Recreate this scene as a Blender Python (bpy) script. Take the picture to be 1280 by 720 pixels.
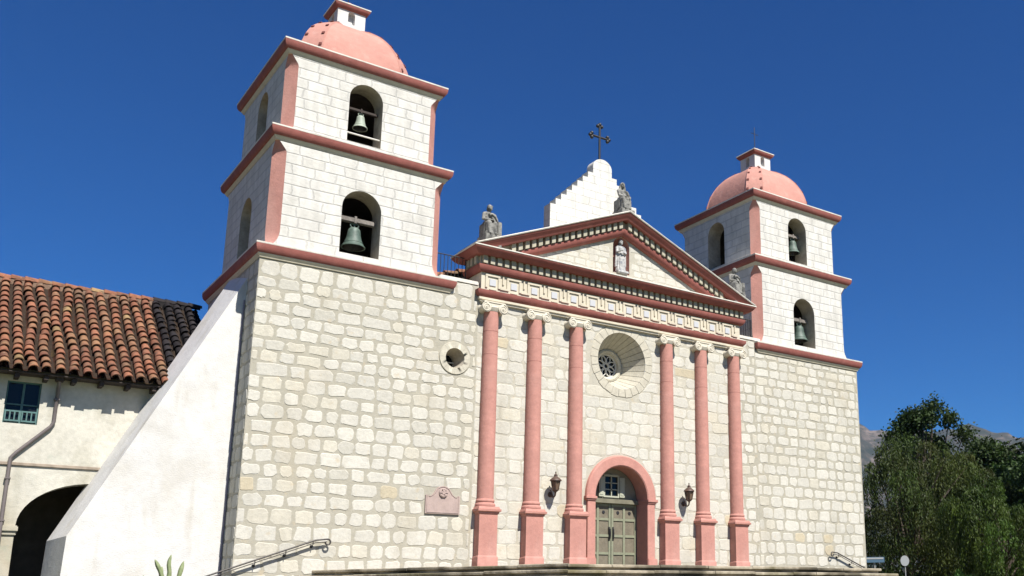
import bpy, bmesh, math, random
import numpy as np
from mathutils import Vector, Matrix
from mathutils.geometry import delaunay_2d_cdt
random.seed(7); np.random.seed(7)
PI = math.pi
for o in list(bpy.data.objects): bpy.data.objects.remove(o)
S = bpy.context.scene
COL = S.collection

# ------------------------------------------------------------------ camera
cam_d = bpy.data.cameras.new('camera'); cam = bpy.data.objects.new('camera', cam_d); COL.objects.link(cam)
S.camera = cam
CP = Vector((-21.615, -30.958, -1.253))
R_ = Vector((0.7945998, -0.60709527, -0.00681879)); U_ = Vector((-0.13194986, -0.18364414, 0.97409654)); F_ = Vector((0.59262163, 0.77311717, 0.22602974))
M = Matrix.Identity(4)
for i in range(3):
    M[i][0] = R_[i]; M[i][1] = U_[i]; M[i][2] = -F_[i]; M[i][3] = CP[i]
cam.matrix_world = M
cam_d.sensor_width = 36; cam_d.lens = 1240.4 * 36 / 1280
cam_d.shift_x = -(826.7 - 640) / 1280; cam_d.shift_y = (460.2 - 360) / 1280
cam_d.clip_start = .1; cam_d.clip_end = 20000

# ------------------------------------------------------------------ light
SUN = Vector((0.07, -1.0, 1.30)).normalized()          # towards the sun
EXPOSURE = 1.0
W = bpy.data.worlds.new('World'); S.world = W; W.use_nodes = True
nt = W.node_tree; nt.nodes.clear()
wo = nt.nodes.new('ShaderNodeOutputWorld'); bg = nt.nodes.new('ShaderNodeBackground'); sk = nt.nodes.new('ShaderNodeTexSky')
sk.sky_type = 'NISHITA'; sk.sun_disc = False
sk.sun_elevation = math.asin(SUN.z); sk.sun_rotation = math.atan2(SUN.x, SUN.y)
sk.altitude = 600; sk.air_density = 0.9; sk.dust_density = 0.25; sk.ozone_density = 4.0
hsv = nt.nodes.new('ShaderNodeHueSaturation'); hsv.inputs['Saturation'].default_value = 2.0; hsv.inputs['Hue'].default_value = .515
nt.links.new(sk.outputs[0], hsv.inputs['Color']); nt.links.new(hsv.outputs[0], bg.inputs['Color'])
bg.inputs['Strength'].default_value = 0.053; hsv.inputs['Value'].default_value = .91
nt.links.new(bg.outputs[0], wo.inputs['Surface'])
sd = bpy.data.lights.new('sun', 'SUN'); sd.energy = 4.6; sd.angle = math.radians(.5); sd.color = (1.0, .955, .88)
so = bpy.data.objects.new('sun', sd); COL.objects.link(so)
so.rotation_euler = SUN.to_track_quat('Z', 'Y').to_euler()
S.view_settings.view_transform = 'Standard'; S.view_settings.look = 'None'
S.view_settings.exposure = EXPOSURE; S.view_settings.gamma = 1; S.view_settings.use_curve_mapping = False

# ------------------------------------------------------------------ materials
def mat(name, base, rough=.85, noise=None, bump=None, attr=False, metal=0, spec=.35, stains=None, streaks=None):
    """noise=(scale, amount) multiplies the colour; bump=(scale, strength); attr reads per-face colour; stains=(scale, lo, hi, colour, amount)"""
    m = bpy.data.materials.new(name); m.use_nodes = True
    t = m.node_tree; N = t.nodes; L = t.links
    p = N['Principled BSDF']; p.inputs['Roughness'].default_value = rough; p.inputs['Metallic'].default_value = metal
    p.inputs['Specular IOR Level'].default_value = spec
    tc = N.new('ShaderNodeTexCoord')
    if attr:
        a = N.new('ShaderNodeAttribute'); a.attribute_name = 'Col'; col = a.outputs['Color']
    else:
        r = N.new('ShaderNodeRGB'); r.outputs[0].default_value = (*base, 1); col = r.outputs[0]
    def noisetex(scale, detail=5, vec=None):
        n = N.new('ShaderNodeTexNoise'); n.inputs['Scale'].default_value = scale; n.inputs['Detail'].default_value = detail
        L.new(vec or tc.outputs['Object'], n.inputs['Vector']); return n
    if noise:
        for sc_, am in (noise if isinstance(noise[0], (tuple, list)) else (noise,)):
            n = noisetex(sc_); mr = N.new('ShaderNodeMapRange'); mr.inputs[1].default_value = .3; mr.inputs[2].default_value = .7
            mr.inputs[3].default_value = 1 - am; mr.inputs[4].default_value = 1 + am * .6
            L.new(n.outputs['Fac'], mr.inputs[0])
            mx = N.new('ShaderNodeVectorMath'); mx.operation = 'SCALE'; L.new(col, mx.inputs[0]); L.new(mr.outputs[0], mx.inputs['Scale']); col = mx.outputs[0]
    for st in (stains or ()):
        sc_, lo, hi, c2, am = st[:5]
        vec = None
        if len(st) > 5:
            mp = N.new('ShaderNodeMapping'); mp.inputs['Scale'].default_value = st[5]; L.new(tc.outputs['Object'], mp.inputs['Vector']); vec = mp.outputs[0]
        n = noisetex(sc_, 6, vec); mr = N.new('ShaderNodeMapRange'); mr.inputs[1].default_value = lo; mr.inputs[2].default_value = hi
        mr.inputs[4].default_value = am; L.new(n.outputs['Fac'], mr.inputs[0])
        mx = N.new('ShaderNodeMix'); mx.data_type = 'RGBA'; L.new(mr.outputs[0], mx.inputs[0]); L.new(col, mx.inputs[6]); mx.inputs[7].default_value = (*c2, 1); col = mx.outputs[2]
    L.new(col, p.inputs['Base Color'])
    if bump:
        h = None
        for sc_, am in (bump if isinstance(bump[0], (tuple, list)) else (bump,)):
            n = noisetex(sc_, 6); b = N.new('ShaderNodeBump'); b.inputs['Strength'].default_value = 1; b.inputs['Distance'].default_value = am
            L.new(n.outputs['Fac'], b.inputs['Height'])
            if h: L.new(h, b.inputs['Normal'])
            h = b.outputs[0]
        L.new(h, p.inputs['Normal'])
    return m

def painted_block(name, c1, c2, joint, bw, bh, jw):
    """limewashed ashlar with faint irregular joints (UVs in metres)"""
    m = bpy.data.materials.new(name); m.use_nodes = True
    t = m.node_tree; N = t.nodes; L = t.links; p = N['Principled BSDF']; p.inputs['Roughness'].default_value = .9; p.inputs['Specular IOR Level'].default_value = .2
    uv = N.new('ShaderNodeUVMap'); uv.uv_map = 'UV'
    n1 = N.new('ShaderNodeTexNoise'); n1.inputs['Scale'].default_value = 1.3; n1.inputs['Detail'].default_value = 3; L.new(uv.outputs[0], n1.inputs['Vector'])
    sub = N.new('ShaderNodeVectorMath'); sub.operation = 'SUBTRACT'; L.new(n1.outputs['Color'], sub.inputs[0]); sub.inputs[1].default_value = (.5, .5, .5)
    scl = N.new('ShaderNodeVectorMath'); scl.operation = 'MULTIPLY'; L.new(sub.outputs[0], scl.inputs[0]); scl.inputs[1].default_value = (.30, .07, 0)
    add = N.new('ShaderNodeVectorMath'); L.new(uv.outputs[0], add.inputs[0]); L.new(scl.outputs[0], add.inputs[1])
    br = N.new('ShaderNodeTexBrick'); L.new(add.outputs[0], br.inputs['Vector'])
    br.inputs['Scale'].default_value = 1; br.inputs['Brick Width'].default_value = bw; br.inputs['Row Height'].default_value = bh
    br.inputs['Mortar Size'].default_value = jw; br.inputs['Mortar Smooth'].default_value = .6; br.inputs['Bias'].default_value = 0
    br.offset = .43; br.squash = 1.35; br.squash_frequency = 3
    br.inputs['Color1'].default_value = (*c1, 1); br.inputs['Color2'].default_value = (*c2, 1); br.inputs['Mortar'].default_value = (*joint, 1)
    n2 = N.new('ShaderNodeTexNoise'); n2.inputs['Scale'].default_value = 2.2; n2.inputs['Detail'].default_value = 6; mp2 = N.new('ShaderNodeMapping'); mp2.inputs['Scale'].default_value = (1.6, .45, 1); L.new(uv.outputs[0], mp2.inputs['Vector']); L.new(mp2.outputs[0], n2.inputs['Vector'])
    mr = N.new('ShaderNodeMapRange'); mr.inputs[1].default_value = .35; mr.inputs[2].default_value = .68; mr.inputs[3].default_value = .84; mr.inputs[4].default_value = 1.04; L.new(n2.outputs['Fac'], mr.inputs[0])
    mx = N.new('ShaderNodeVectorMath'); mx.operation = 'SCALE'; L.new(br.outputs['Color'], mx.inputs[0]); L.new(mr.outputs[0], mx.inputs['Scale'])
    L.new(mx.outputs[0], p.inputs['Base Color'])
    n3 = N.new('ShaderNodeTexNoise'); n3.inputs['Scale'].default_value = 9; n3.inputs['Detail'].default_value = 6; L.new(uv.outputs[0], n3.inputs['Vector'])
    mh = N.new('ShaderNodeMath'); mh.operation = 'MULTIPLY_ADD'; L.new(br.outputs['Fac'], mh.inputs[0]); mh.inputs[1].default_value = -.8; L.new(n3.outputs['Fac'], mh.inputs[2])
    b = N.new('ShaderNodeBump'); b.inputs['Strength'].default_value = 1; b.inputs['Distance'].default_value = .012; L.new(mh.outputs[0], b.inputs['Height']); L.new(b.outputs[0], p.inputs['Normal'])
    return m

MT = {}
MT['stone'] = mat('rubble_stone', (.4, .37, .3), .92, noise=((2.2, .06), (9, .07), (30, .06)), bump=((9, .012), (40, .004)), attr=True, spec=.2,
                  stains=((.45, .56, .80, (.42, .35, .24), .35), (1.1, .56, .74, (.30, .275, .215), .45, (1, 1, .3)), (3.4, .62, .72, (.44, .36, .24), .45)))
MT['white_block'] = painted_block('limewashed_block', (.585, .57, .53), (.53, .515, .47), (.45, .44, .41), .70, .36, .032)
MT['gable_block'] = painted_block('gable_block', (.64, .63, .585), (.60, .585, .535), (.50, .485, .44), .60, .34, .012)
MT['tympanum_block'] = painted_block('tympanum_block', (.49, .465, .39), (.44, .41, .335), (.36, .345, .29), .55, .22, .02)
MT['cream'] = mat('cream_plaster', (.52, .475, .375), .9, noise=(4, .10), bump=(22, .006), spec=.2)
MT['capital'] = mat('cream_capital_stone', (.55, .51, .42), .9, noise=(6, .1), spec=.2)
MT['pink_joint'] = mat('darker_drum_joint', (.33, .15, .122), .9, noise=(5, .25))
MT['dentil'] = mat('shade_darkened_cream', (.37, .345, .265), .9, noise=(5, .15))  # cream toned down to deepen the cornice shade over the dentils
MT['white'] = mat('white_plaster', (.57, .56, .54), .9, noise=((1.2, .06), (7, .05)), bump=((2.2, .02), (25, .008)), spec=.2, stains=((.8, .52, .75, (.47, .44, .37), .55, (1, 1, .35)), (2.5, .56, .72, (.42, .39, .33), .5, (1, 1, .2)), (.5, .58, .7, (.40, .37, .31), .4)))
MT['coping'] = mat('white_coping', (.60, .57, .51), .9, noise=(5, .12), bump=(20, .006), spec=.2, stains=((1.7, .58, .72, (.30, .26, .2), .4),))
MT['red'] = mat('red_oxide_paint', (.245, .084, .069), .82, noise=((6, .12), (1.2, .1)), bump=(25, .006), spec=.25, stains=((2.2, .58, .75, (.31, .13, .11), .6),))
MT['pink'] = mat('pink_plaster', (.44, .218, .18), .88, noise=((1.2, .09), (4.5, .09), (16, .06)), bump=((12, .008), (40, .004)), spec=.2, stains=((.9, .55, .78, (.45, .27, .23), .65, (1, 1, .4)),))
MT['pink_dome'] = mat('dome_pink_plaster', (.435, .22, .18), .88, noise=((.9, .08), (6, .06)), bump=((5, .02), (30, .005)), spec=.2, stains=((.8, .55, .75, (.34, .15, .12), .7), (2.6, .58, .7, (.46, .27, .225), .6),))
MT['brick_red'] = mat('dark_red_brick', (.13, .04, .033), .9)
MT['joint'] = mat('mortar_joint', (.29, .265, .21), .95)
MT['stonelight'] = mat('dressed_stone', (.46, .43, .35), .9, noise=((5, .12), (20, .06)), bump=(25, .006), spec=.2)
MT['dark_in'] = mat('darkened_interior_plaster', (.10, .085, .07), .95, noise=(3, .3))  # colour lowered so the interiors look unlit; their gloom is painted in
MT['reveal'] = mat('reveal_plaster', (.40, .36, .29), .95, noise=((2.5, .25), (10, .1)), bump=(12, .01), stains=((1.1, .5, .75, (.2, .17, .13), .6),))
MT['tile_white'] = mat('pale_tile', (.45, .46, .475), .4)
MT['iron'] = mat('black_iron', (.018, .017, .018), .5, metal=.0, spec=.5)
MT['brown_iron'] = mat('rusted_bronze', (.075, .043, .03), .55, noise=(12, .3), spec=.5)
MT['rail_iron'] = mat('weathered_rail', (.045, .038, .034), .5, noise=(9, .25), spec=.5)
MT['bell_green'] = mat('verdigris_bronze', (.065, .10, .08), .6, noise=((4, .35), (14, .2)), metal=0, spec=.5, stains=((3, .5, .7, (.16, .21, .175), .6),))
MT['bell_pale'] = mat('pale_verdigris_bronze', (.28, .32, .26), .6, noise=((5, .2),), spec=.4)
MT['yoke'] = mat('grey_timber', (.19, .17, .15), .85, noise=((3, .3), (16, .25)))
MT['statue'] = mat('weathered_grey_stone', (.24, .235, .215), .95, noise=((5, .3), (18, .25)), bump=((10, .02), (40, .01)), spec=.2, stains=((3.2, .53, .66, (.05, .05, .048), .75), (2, .6, .7, (.42, .41, .38), .6)))
MT['statue_paint'] = mat('faded_painted_stone', (.43, .43, .42), .9, noise=((6, .25), (18, .2)), bump=((14, .015),), spec=.2, stains=((4, .52, .62, (.16, .17, .20), .8), (3, .60, .7, (.35, .28, .2), .6)))
MT['glass'] = mat('dark_glass', (.012, .014, .016), .10, spec=.22)
MT['tracery'] = mat('white_tracery', (.60, .585, .54), .8)
MT['door_green'] = mat('grey_green_paint', (.215, .225, .155), .7, noise=((6, .12),), spec=.3)
MT['door_panel'] = mat('weathered_oak_panel', (.165, .145, .105), .75, noise=((4, .18), (22, .15)), spec=.3)
MT['transom'] = mat('faded_olive_boards', (.21, .20, .155), .75, noise=((5, .15),))
MT['transom_frame'] = mat('pale_green_frame', (.36, .37, .29), .7)
MT['lintel'] = mat('lintel_timber', (.16, .15, .105), .8, noise=(5, .2))
MT['plaque'] = mat('mauve_stone_plaque', (.37, .285, .255), .85, noise=((4, .12), (25, .08)), bump=(30, .005))
MT['wing'] = mat('weathered_limewash', (.50, .48, .415), .93, noise=((1.5, .10), (8, .10)), bump=((4, .02), (30, .006)), spec=.15,
                 stains=((.55, .50, .72, (.36, .305, .215), .75, (1, 1, .55)), (1.6, .52, .72, (.29, .275, .21), .6, (1, 1, .4)), (1.1, .60, .72, (.25, .33, .27), .4)))
MT['band'] = mat('weathered_string_course', (.33, .27, .21), .9, noise=((4, .3),))
MT['rooftile'] = mat('clay_roof_tile', (.3, .1, .05), .85, noise=((9, .22), (30, .2)), bump=(30, .01), attr=True, spec=.25, stains=((3.2, .56, .70, (.07, .052, .038), .75), (1.1, .54, .70, (.26, .175, .08), .45), (6, .6, .72, (.23, .20, .13), .5)))
MT['wood_dark'] = mat('dark_timber', (.04, .03, .025), .8)
MT['pipe'] = mat('grey_painted_metal', (.13, .11, .105), .5, noise=(4, .15), spec=.5)
MT['corner_shade'] = mat('mauve_corner_shade', (.22, .19, .24), .6)
MT['teal'] = mat('faded_teal_paint', (.075, .15, .145), .7, noise=(10, .2))
MT['step'] = mat('worn_sandstone', (.36, .315, .235), .93, noise=((2, .2), (12, .15)), bump=((8, .02), (40, .006)), spec=.2, stains=((1.4, .44, .60, (.09, .075, .05), .85, (1, 1, 1)), (.5, .5, .62, (.05, .045, .03), .8), (.7, .55, .7, (.18, .16, .08), .6)))
MT['ground'] = mat('dry_lawn', (.10, .12, .045), .95, noise=((.6, .3), (5, .25)), bump=(20, .03), stains=((.12, .5, .62, (.19, .155, .10), .9),))
MT['cactus'] = mat('cactus_skin', (.21, .25, .12), .6, noise=((9, .25),), stains=((6, .6, .7, (.26, .24, .14), .6),))
MT['bark'] = mat('dark_bark', (.085, .065, .05), .95, noise=((3, .3), (14, .3)), bump=(12, .04))
MT['sign'] = mat('white_sign_enamel', (.40, .41, .42), .4)
MT['sign_blue'] = mat('blue_sign_panel', (.09, .16, .24), .4)
MT['steel'] = mat('galvanised_post', (.3, .3, .3), .5)
def leafmat(name, trans):
    m = bpy.data.materials.new(name); m.use_nodes = True; N = m.node_tree.nodes; L = m.node_tree.links
    p = N['Principled BSDF']; a = N.new('ShaderNodeAttribute'); a.attribute_name = 'Col'
    p.inputs['Roughness'].default_value = .6; p.inputs['Specular IOR Level'].default_value = .25
    tr = N.new('ShaderNodeBsdfTranslucent'); ms = N.new('ShaderNodeMixShader'); ms.inputs[0].default_value = trans
    L.new(a.outputs['Color'], p.inputs['Base Color']); L.new(a.outputs['Color'], tr.inputs['Color'])
    L.new(p.outputs[0], ms.inputs[1]); L.new(tr.outputs[0], ms.inputs[2]); L.new(ms.outputs[0], N['Material Output'].inputs['Surface'])
    return m
MT['leaf'] = leafmat('foliage', .25)
def hillmat():
    m = bpy.data.materials.new('chaparral_slopes'); m.use_nodes = True; N = m.node_tree.nodes; L = m.node_tree.links
    p = N['Principled BSDF']; p.inputs['Roughness'].default_value = 1; p.inputs['Specular IOR Level'].default_value = .05
    g = N.new('ShaderNodeTexCoord'); n = N.new('ShaderNodeTexNoise'); n.inputs['Scale'].default_value = .009; n.inputs['Detail'].default_value = 14; n.inputs['Roughness'].default_value = .78
    L.new(g.outputs['Object'], n.inputs['Vector'])
    cr = N.new('ShaderNodeValToRGB'); e = cr.color_ramp.elements
    e[0].position = .44; e[0].color = (.026, .030, .022, 1); e[1].position = .62; e[1].color = (.145, .115, .10, 1)
    k = e.new(.52); k.color = (.052, .047, .036, 1)
    L.new(n.outputs['Fac'], cr.inputs[0]); L.new(cr.outputs[0], p.inputs['Base Color'])
    return m
MT['hill'] = hillmat()

# ------------------------------------------------------------------ mesh builder
class MB:
    def __init__(s): s.v = []; s.f = []; s.m = []; s.c = []; s.uv = None
    def face(s, pts, mi=0, col=(1, 1, 1)):
        i = len(s.v); s.v += [tuple(p) for p in pts]; s.f.append(tuple(range(i, i + len(pts)))); s.m.append(mi); s.c.append(col)
    def mesh(s, verts, faces, mi=0, col=(1, 1, 1)):
        i = len(s.v); s.v += [tuple(p) for p in verts]
        for f in faces: s.f.append(tuple(i + k for k in f)); s.m.append(mi); s.c.append(col)
    def box(s, x0, x1, y0, y1, z0, z1, mi=0, col=(1, 1, 1)):
        V = [(x, y, z) for z in (z0, z1) for y in (y0, y1) for x in (x0, x1)]
        s.mesh(V, [(0, 2, 3, 1), (4, 5, 7, 6), (0, 1, 5, 4), (2, 6, 7, 3), (0, 4, 6, 2), (1, 3, 7, 5)], mi, col)
    def bevbox(s, x0, x1, y0, y1, z0, z1, b=.02, mi=0, col=(1, 1, 1)):
        bm = bmesh.new(); bmesh.ops.create_cube(bm, size=1)
        for v in bm.verts: v.co = Vector(((x0 + x1) / 2 + v.co.x * (x1 - x0), (y0 + y1) / 2 + v.co.y * (y1 - y0), (z0 + z1) / 2 + v.co.z * (z1 - z0)))
        bmesh.ops.bevel(bm, geom=bm.edges[:], offset=b, segments=2, affect='EDGES'); s.bm(bm, mi, col)
    def bm(s, bm, mi=0, col=(1, 1, 1)):
        bm.verts.index_update(); s.mesh([v.co[:] for v in bm.verts], [[v.index for v in f.verts] for f in bm.faces], mi, col); bm.free()
    def grid(s, rows, mi=0, col=(1, 1, 1), close=False, caps=False):
        n = len(rows[0]); V = [p for r in rows for p in r]; F = []
        for i in range(len(rows) - 1):
            for j in range(n if close else n - 1):
                k = (j + 1) % n; F.append((i * n + j, i * n + k, (i + 1) * n + k, (i + 1) * n + j))
        if caps: F.append(tuple(range(n))[::-1]); F.append(tuple((len(rows) - 1) * n + j for j in range(n)))
        s.mesh(V, F, mi, col)
    def sweep_rect(s, prof, x0, x1, y0, y1, mi=0, close=True):
        """prof = [(outward, z)...] run round a rectangle with mitred corners"""
        rows = []
        for o, z in prof: rows.append([(x0 - o, y0 - o, z), (x1 + o, y0 - o, z), (x1 + o, y1 + o, z), (x0 - o, y1 + o, z)])
        if close: rows.append(rows[0])
        s.grid(rows, mi, close=True)
    def lathe(s, prof, c, axis='z', n=24, mi=0, col=(1, 1, 1), a0=0, a1=2 * PI):
        rows = []; full = abs(a1 - a0 - 2 * PI) < 1e-6; k = n if full else n + 1
        for r, h in prof:
            row = []
            for i in range(k):
                a = a0 + (a1 - a0) * i / n; ca, sa = r * math.cos(a), r * math.sin(a)
                if axis == 'z': row.append((c[0] + ca, c[1] + sa, c[2] + h))
                else: row.append((c[0] + ca, c[1] + h, c[2] + sa))
            rows.append(row)
        s.grid(rows, mi, col, close=full)
    def tube(s, pts, r, n=10, mi=0, col=(1, 1, 1), caps=True):
        pts = [Vector(p) for p in pts]; rr = r if isinstance(r, (list, tuple)) else [r] * len(pts); rows = []
        up = None
        for i, p in enumerate(pts):
            d = (pts[min(i + 1, len(pts) - 1)] - pts[max(i - 1, 0)]).normalized()
            if up is None: up = Vector((0, 0, 1)) if abs(d.z) < .9 else Vector((1, 0, 0))
            a = d.cross(up).normalized(); b = a.cross(d).normalized(); up = b
            rows.append([p + (a * math.cos(2 * PI * k / n) + b * math.sin(2 * PI * k / n)) * rr[i] for k in range(n)])
        s.grid(rows, mi, col, close=True, caps=caps)
    def poly(s, outer, holes, fn, mi=0, col=(1, 1, 1), flip=False):
        """flat polygon with holes in 2D, mapped through fn(u, v) -> xyz"""
        pts = [Vector(p) for p in outer]; ed = []; n = len(pts); ed += [(i, (i + 1) % n) for i in range(n)]
        for h in holes:
            b = len(pts); pts += [Vector(p) for p in h]; k = len(h); ed += [(b + i, b + (i + 1) % k) for i in range(k)]
        V, E, Fs, *_ = delaunay_2d_cdt(pts, ed, [], 0, 1e-6)
        def inside(p, L):
            c = False; j = len(L) - 1
            for i in range(len(L)):
                if (L[i][1] > p[1]) != (L[j][1] > p[1]) and p[0] < (L[j][0] - L[i][0]) * (p[1] - L[i][1]) / (L[j][1] - L[i][1]) + L[i][0]: c = not c
                j = i
            return c
        keep = []
        for f in Fs:
            q = (sum(V[i].x for i in f) / len(f), sum(V[i].y for i in f) / len(f))
            if inside(q, outer) and not any(inside(q, h) for h in holes): keep.append(f)
        Fs = keep
        s.mesh([fn(v.x, v.y) for v in V], [tuple(f)[::-1] if flip else tuple(f) for f in Fs], mi, col)
    def strip(s, loop, fa, fb, mi=0, col=(1, 1, 1), close=True):
        s.grid([[fa(*p) for p in loop], [fb(*p) for p in loop]], mi, col, close=close)
    def build(s, name, mats, parent=None, smooth=None, merge=True):
        bm = bmesh.new(); vs = [bm.verts.new(v) for v in s.v]
        lay = bm.loops.layers.float_color.new('Col'); uvl = bm.loops.layers.uv.new('UV')
        for f, m, c in zip(s.f, s.m, s.c):
            try: fc = bm.faces.new([vs[i] for i in f])
            except ValueError: continue
            fc.material_index = m
            for l in fc.loops: l[lay] = (*c[:3], 1)
        if merge: bmesh.ops.remove_doubles(bm, verts=bm.verts, dist=2e-4)
        bmesh.ops.recalc_face_normals(bm, faces=bm.faces)
        bm.normal_update()
        for fc in bm.faces:
            nx, ny, nz = (abs(t) for t in fc.normal)
            for l in fc.loops:
                x, y, z = l.vert.co
                l[uvl].uv = (x, y) if nz > .8 else ((x, z) if ny >= nx else (y + 3.7, z))
            if smooth: fc.smooth = True
        me = bpy.data.meshes.new(name); bm.to_mesh(me); bm.free()
        if smooth: me.set_sharp_from_angle(angle=math.radians(smooth))
        for m in (mats if isinstance(mats, (list, tuple)) else [mats]): me.materials.append(MT[m])
        o = bpy.data.objects.new(name, me); COL.objects.link(o)
        if parent: attach(o, parent)
        return o
def attach(o, parent):
    bpy.context.view_layer.update() if False else None
    o.parent = parent
    o.matrix_parent_inverse = world_of(parent).inverted()
def world_of(o):
    m = o.matrix_basis.copy()
    while o.parent:
        m = o.parent.matrix_basis @ o.matrix_parent_inverse @ m if False else o.matrix_parent_inverse @ m
        o = o.parent; m = o.matrix_basis @ m
    return m
def tag(o, label=None, cat=None, group=None, kind=None):
    if label: o['label'] = label
    if cat: o['category'] = cat
    if group: o['group'] = group
    if kind: o['kind'] = kind
    return o
def thing(name, loc, label, cat, group=None):
    o = bpy.data.objects.new(name, None); o.empty_display_size = .3; o.location = loc; COL.objects.link(o)
    return tag(o, label, cat, group)
def copy_tree(o, offset=None, parent=None, fn=None):
    c = o.copy(); COL.objects.link(c)
    if parent: c.parent = parent
    if offset is not None: c.location = Vector(o.location) + Vector(offset)
    for ch in list(o.children): copy_tree(ch, None, c)
    return c
def circ(cx, cz, r, n=40): return [(cx + r * math.cos(2 * PI * i / n), cz + r * math.sin(2 * PI * i / n)) for i in range(n)]
def arch(cx, hw, z0, zs, n=20, ry=None):
    ry = ry or hw
    return [(cx - hw, z0), (cx + hw, z0)] + [(cx + hw * math.cos(PI * i / n), zs + ry * math.sin(PI * i / n)) for i in range(n + 1)]

# ------------------------------------------------------------------ ground, hills
g = MB()
GZ = -2.4
ring = [0, 30, 80, 200, 600, 1500, 3000, 7000]
rows = []
for r in ring: rows.append([(r * math.cos(2 * PI * k / 48), r * math.sin(2 * PI * k / 48), GZ) for k in range(48)])
g.grid(rows[1:], close=True); g.face(rows[1])
tag(g.build('ground', 'ground', merge=True), 'dry lawn around the mission', None, None, 'structure')

def hills():
    from mathutils import noise as nz
    mb = MB(); rows = []
    na, nr = 560, 90
    for j in range(nr):
        t = j / (nr - 1); R = 2600 + 3400 * t; row = []
        for i in range(na):
            a = math.radians(-25 + 160 * i / (na - 1))
            x, y = CP.x + R * math.cos(a), CP.y + R * math.sin(a)
            prof = min(1, t / .60) ** 1.15 if t < .60 else max(0, 1 - (t - .60) / .5) ** .8
            h = 762 + 60 * nz.noise(Vector((a * 6.0, 3.1, 0))) + 45 * nz.noise(Vector((a * 24, 1.7, 0))) + 16 * nz.noise(Vector((a * 70, 5.7, 0)))
            rid = nz.multi_fractal(Vector((x * .0011, y * .0011, 2.3)), .9, 2.1, 6)
            det = nz.fractal(Vector((x * .006, y * .006, 7.3)), 1.0, 2.1, 5)
            z = GZ - 30 + prof * (h + 90 * (rid - 1.0)) * 1.0 + det * 38 * prof
            row.append((x, y, z))
        rows.append(row)
    mb.grid(rows)
    tag(mb.build('mountains', 'hill', smooth=60), 'brown and blue-grey mountain ridge behind the trees', None, None, 'structure')
hills()

# ------------------------------------------------------------------ church
church = thing('mission_church', (0, 3, GZ), 'twin-towered stone mission church with pink columns and red-trimmed pediment', 'church')
SC = (.47, .432, .345)
def stone_col(k=1.0, tint=None):
    r = random.random(); b = random.uniform(.94, 1.06) * k
    c = [.500 * b, .481 * b, .422 * b]
    if r < .12: c = [.49 * b, .462 * b, .385 * b]
    elif r < .22: c = [.455 * b, .437 * b, .378 * b]
    elif r < .228: c = [.455 * b, .40 * b, .29 * b]
    return tuple(c)
def lay_stones(mb, u0, u1, z0, z1, fn, avoid=(), h0=.46, h1=.36, w=(.44, .76), gap=.095, proud=.012, corner=None, mort_k=1.0, seed=1, keep=None, colk=1.0):
    """courses of irregular stones; fn(u, z, out) -> xyz"""
    rnd = random.Random(seed); z = z0; row = 0
    while z < z1 - .12:
        t = (z - z0) / max(.1, z1 - z0); h = (h0 + (h1 - h0) * t) * rnd.uniform(.93, 1.08)
        if z + h > z1 - .15: h = z1 - z
        u = u0 - rnd.uniform(0, .5)
        while u < u1:
            ww = rnd.uniform(*w) * (1.0 if rnd.random() > .12 else 1.35)
            a, b = max(u, u0), min(u + ww, u1)
            if b - a > .16:
                cx, cz = (a + b) / 2, z + h / 2
                gp = gap * rnd.uniform(.55, 1.35) / 2
                hx, hz = (b - a) / 2 - gp, h / 2 - gp * rnd.uniform(.6, 1.1)
                if a == u0: cx -= gp * .5; hx += gp * .5
                skip = False
                for av in avoid:
                    if av[0] == 'c' and (cx - av[1]) ** 2 + (cz - av[2]) ** 2 < (av[3] - .03) ** 2: skip = True
                    if av[0] == 'r' and av[1] < cx < av[2] and av[3] < cz < av[4]: skip = True
                if keep and not keep(cx, cz): skip = True
                if not skip:
                    rr = rnd.uniform(.28, .70) * min(hx, hz)
                    jit = lambda s=.034: rnd.uniform(-s, s)
                    P = [(-hx + rr, -hz + jit()), (jit(), -hz + jit(.02)), (hx - rr, -hz + jit()), (hx - rr * .3 + jit(.015), -hz + rr * .3), (hx + jit(), -hz + rr), (hx + jit(), hz - rr),
                         (hx - rr * .3 + jit(.015), hz - rr * .3), (hx - rr, hz + jit()), (jit(), hz + jit(.02)), (-hx + rr, hz + jit()), (-hx + rr * .3 + jit(.015), hz - rr * .3), (-hx + jit(), hz - rr), (-hx + jit(), -hz + rr), (-hx + rr * .3 + jit(.015), -hz + rr * .3)]
                    sk1 = rnd.uniform(-.04, .04); sk2 = rnd.uniform(-.05, .05)
                    Q = []
                    for (px, pz) in P:
                        qx, qz = cx + px + sk2 * pz, cz + pz + sk1 * px * .5
                        qx = min(max(qx, u0 - .0), u1)
                        for av in avoid:
                            if av[0] == 'c':
                                d = math.hypot(qx - av[1], qz - av[2])
                                if d < av[3]: qx = av[1] + (qx - av[1]) * av[3] / d; qz = av[2] + (qz - av[2]) * av[3] / d
                        Q.append((qx, qz))
                    mx = sum(q[0] for q in Q) / len(Q); mz = sum(q[1] for q in Q) / len(Q)
                    pr = proud * rnd.uniform(.55, 1.25); tl = rnd.uniform(-.004, .004); tz = rnd.uniform(-.004, .004)
                    sc = lambda k: [(mx + (q[0] - mx) * k, mz + (q[1] - mz) * k) for q in Q]
                    ins = 1 - .016 / max(.1, min(hx, hz)); ins2 = 1 - .085 / max(.14, min(hx, hz))
                    rings = [[fn(x, zz, 0) for x, zz in Q], [fn(x, zz, pr + tl * (x - mx) / hx + tz * (zz - mz) / hz) for x, zz in sc(ins)]]
                    c = stone_col(colk)
                    mb.grid(rings, 0, c, close=True); mb.face(rings[1], 0, c)
            u += ww
        z += h; row += 1

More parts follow.
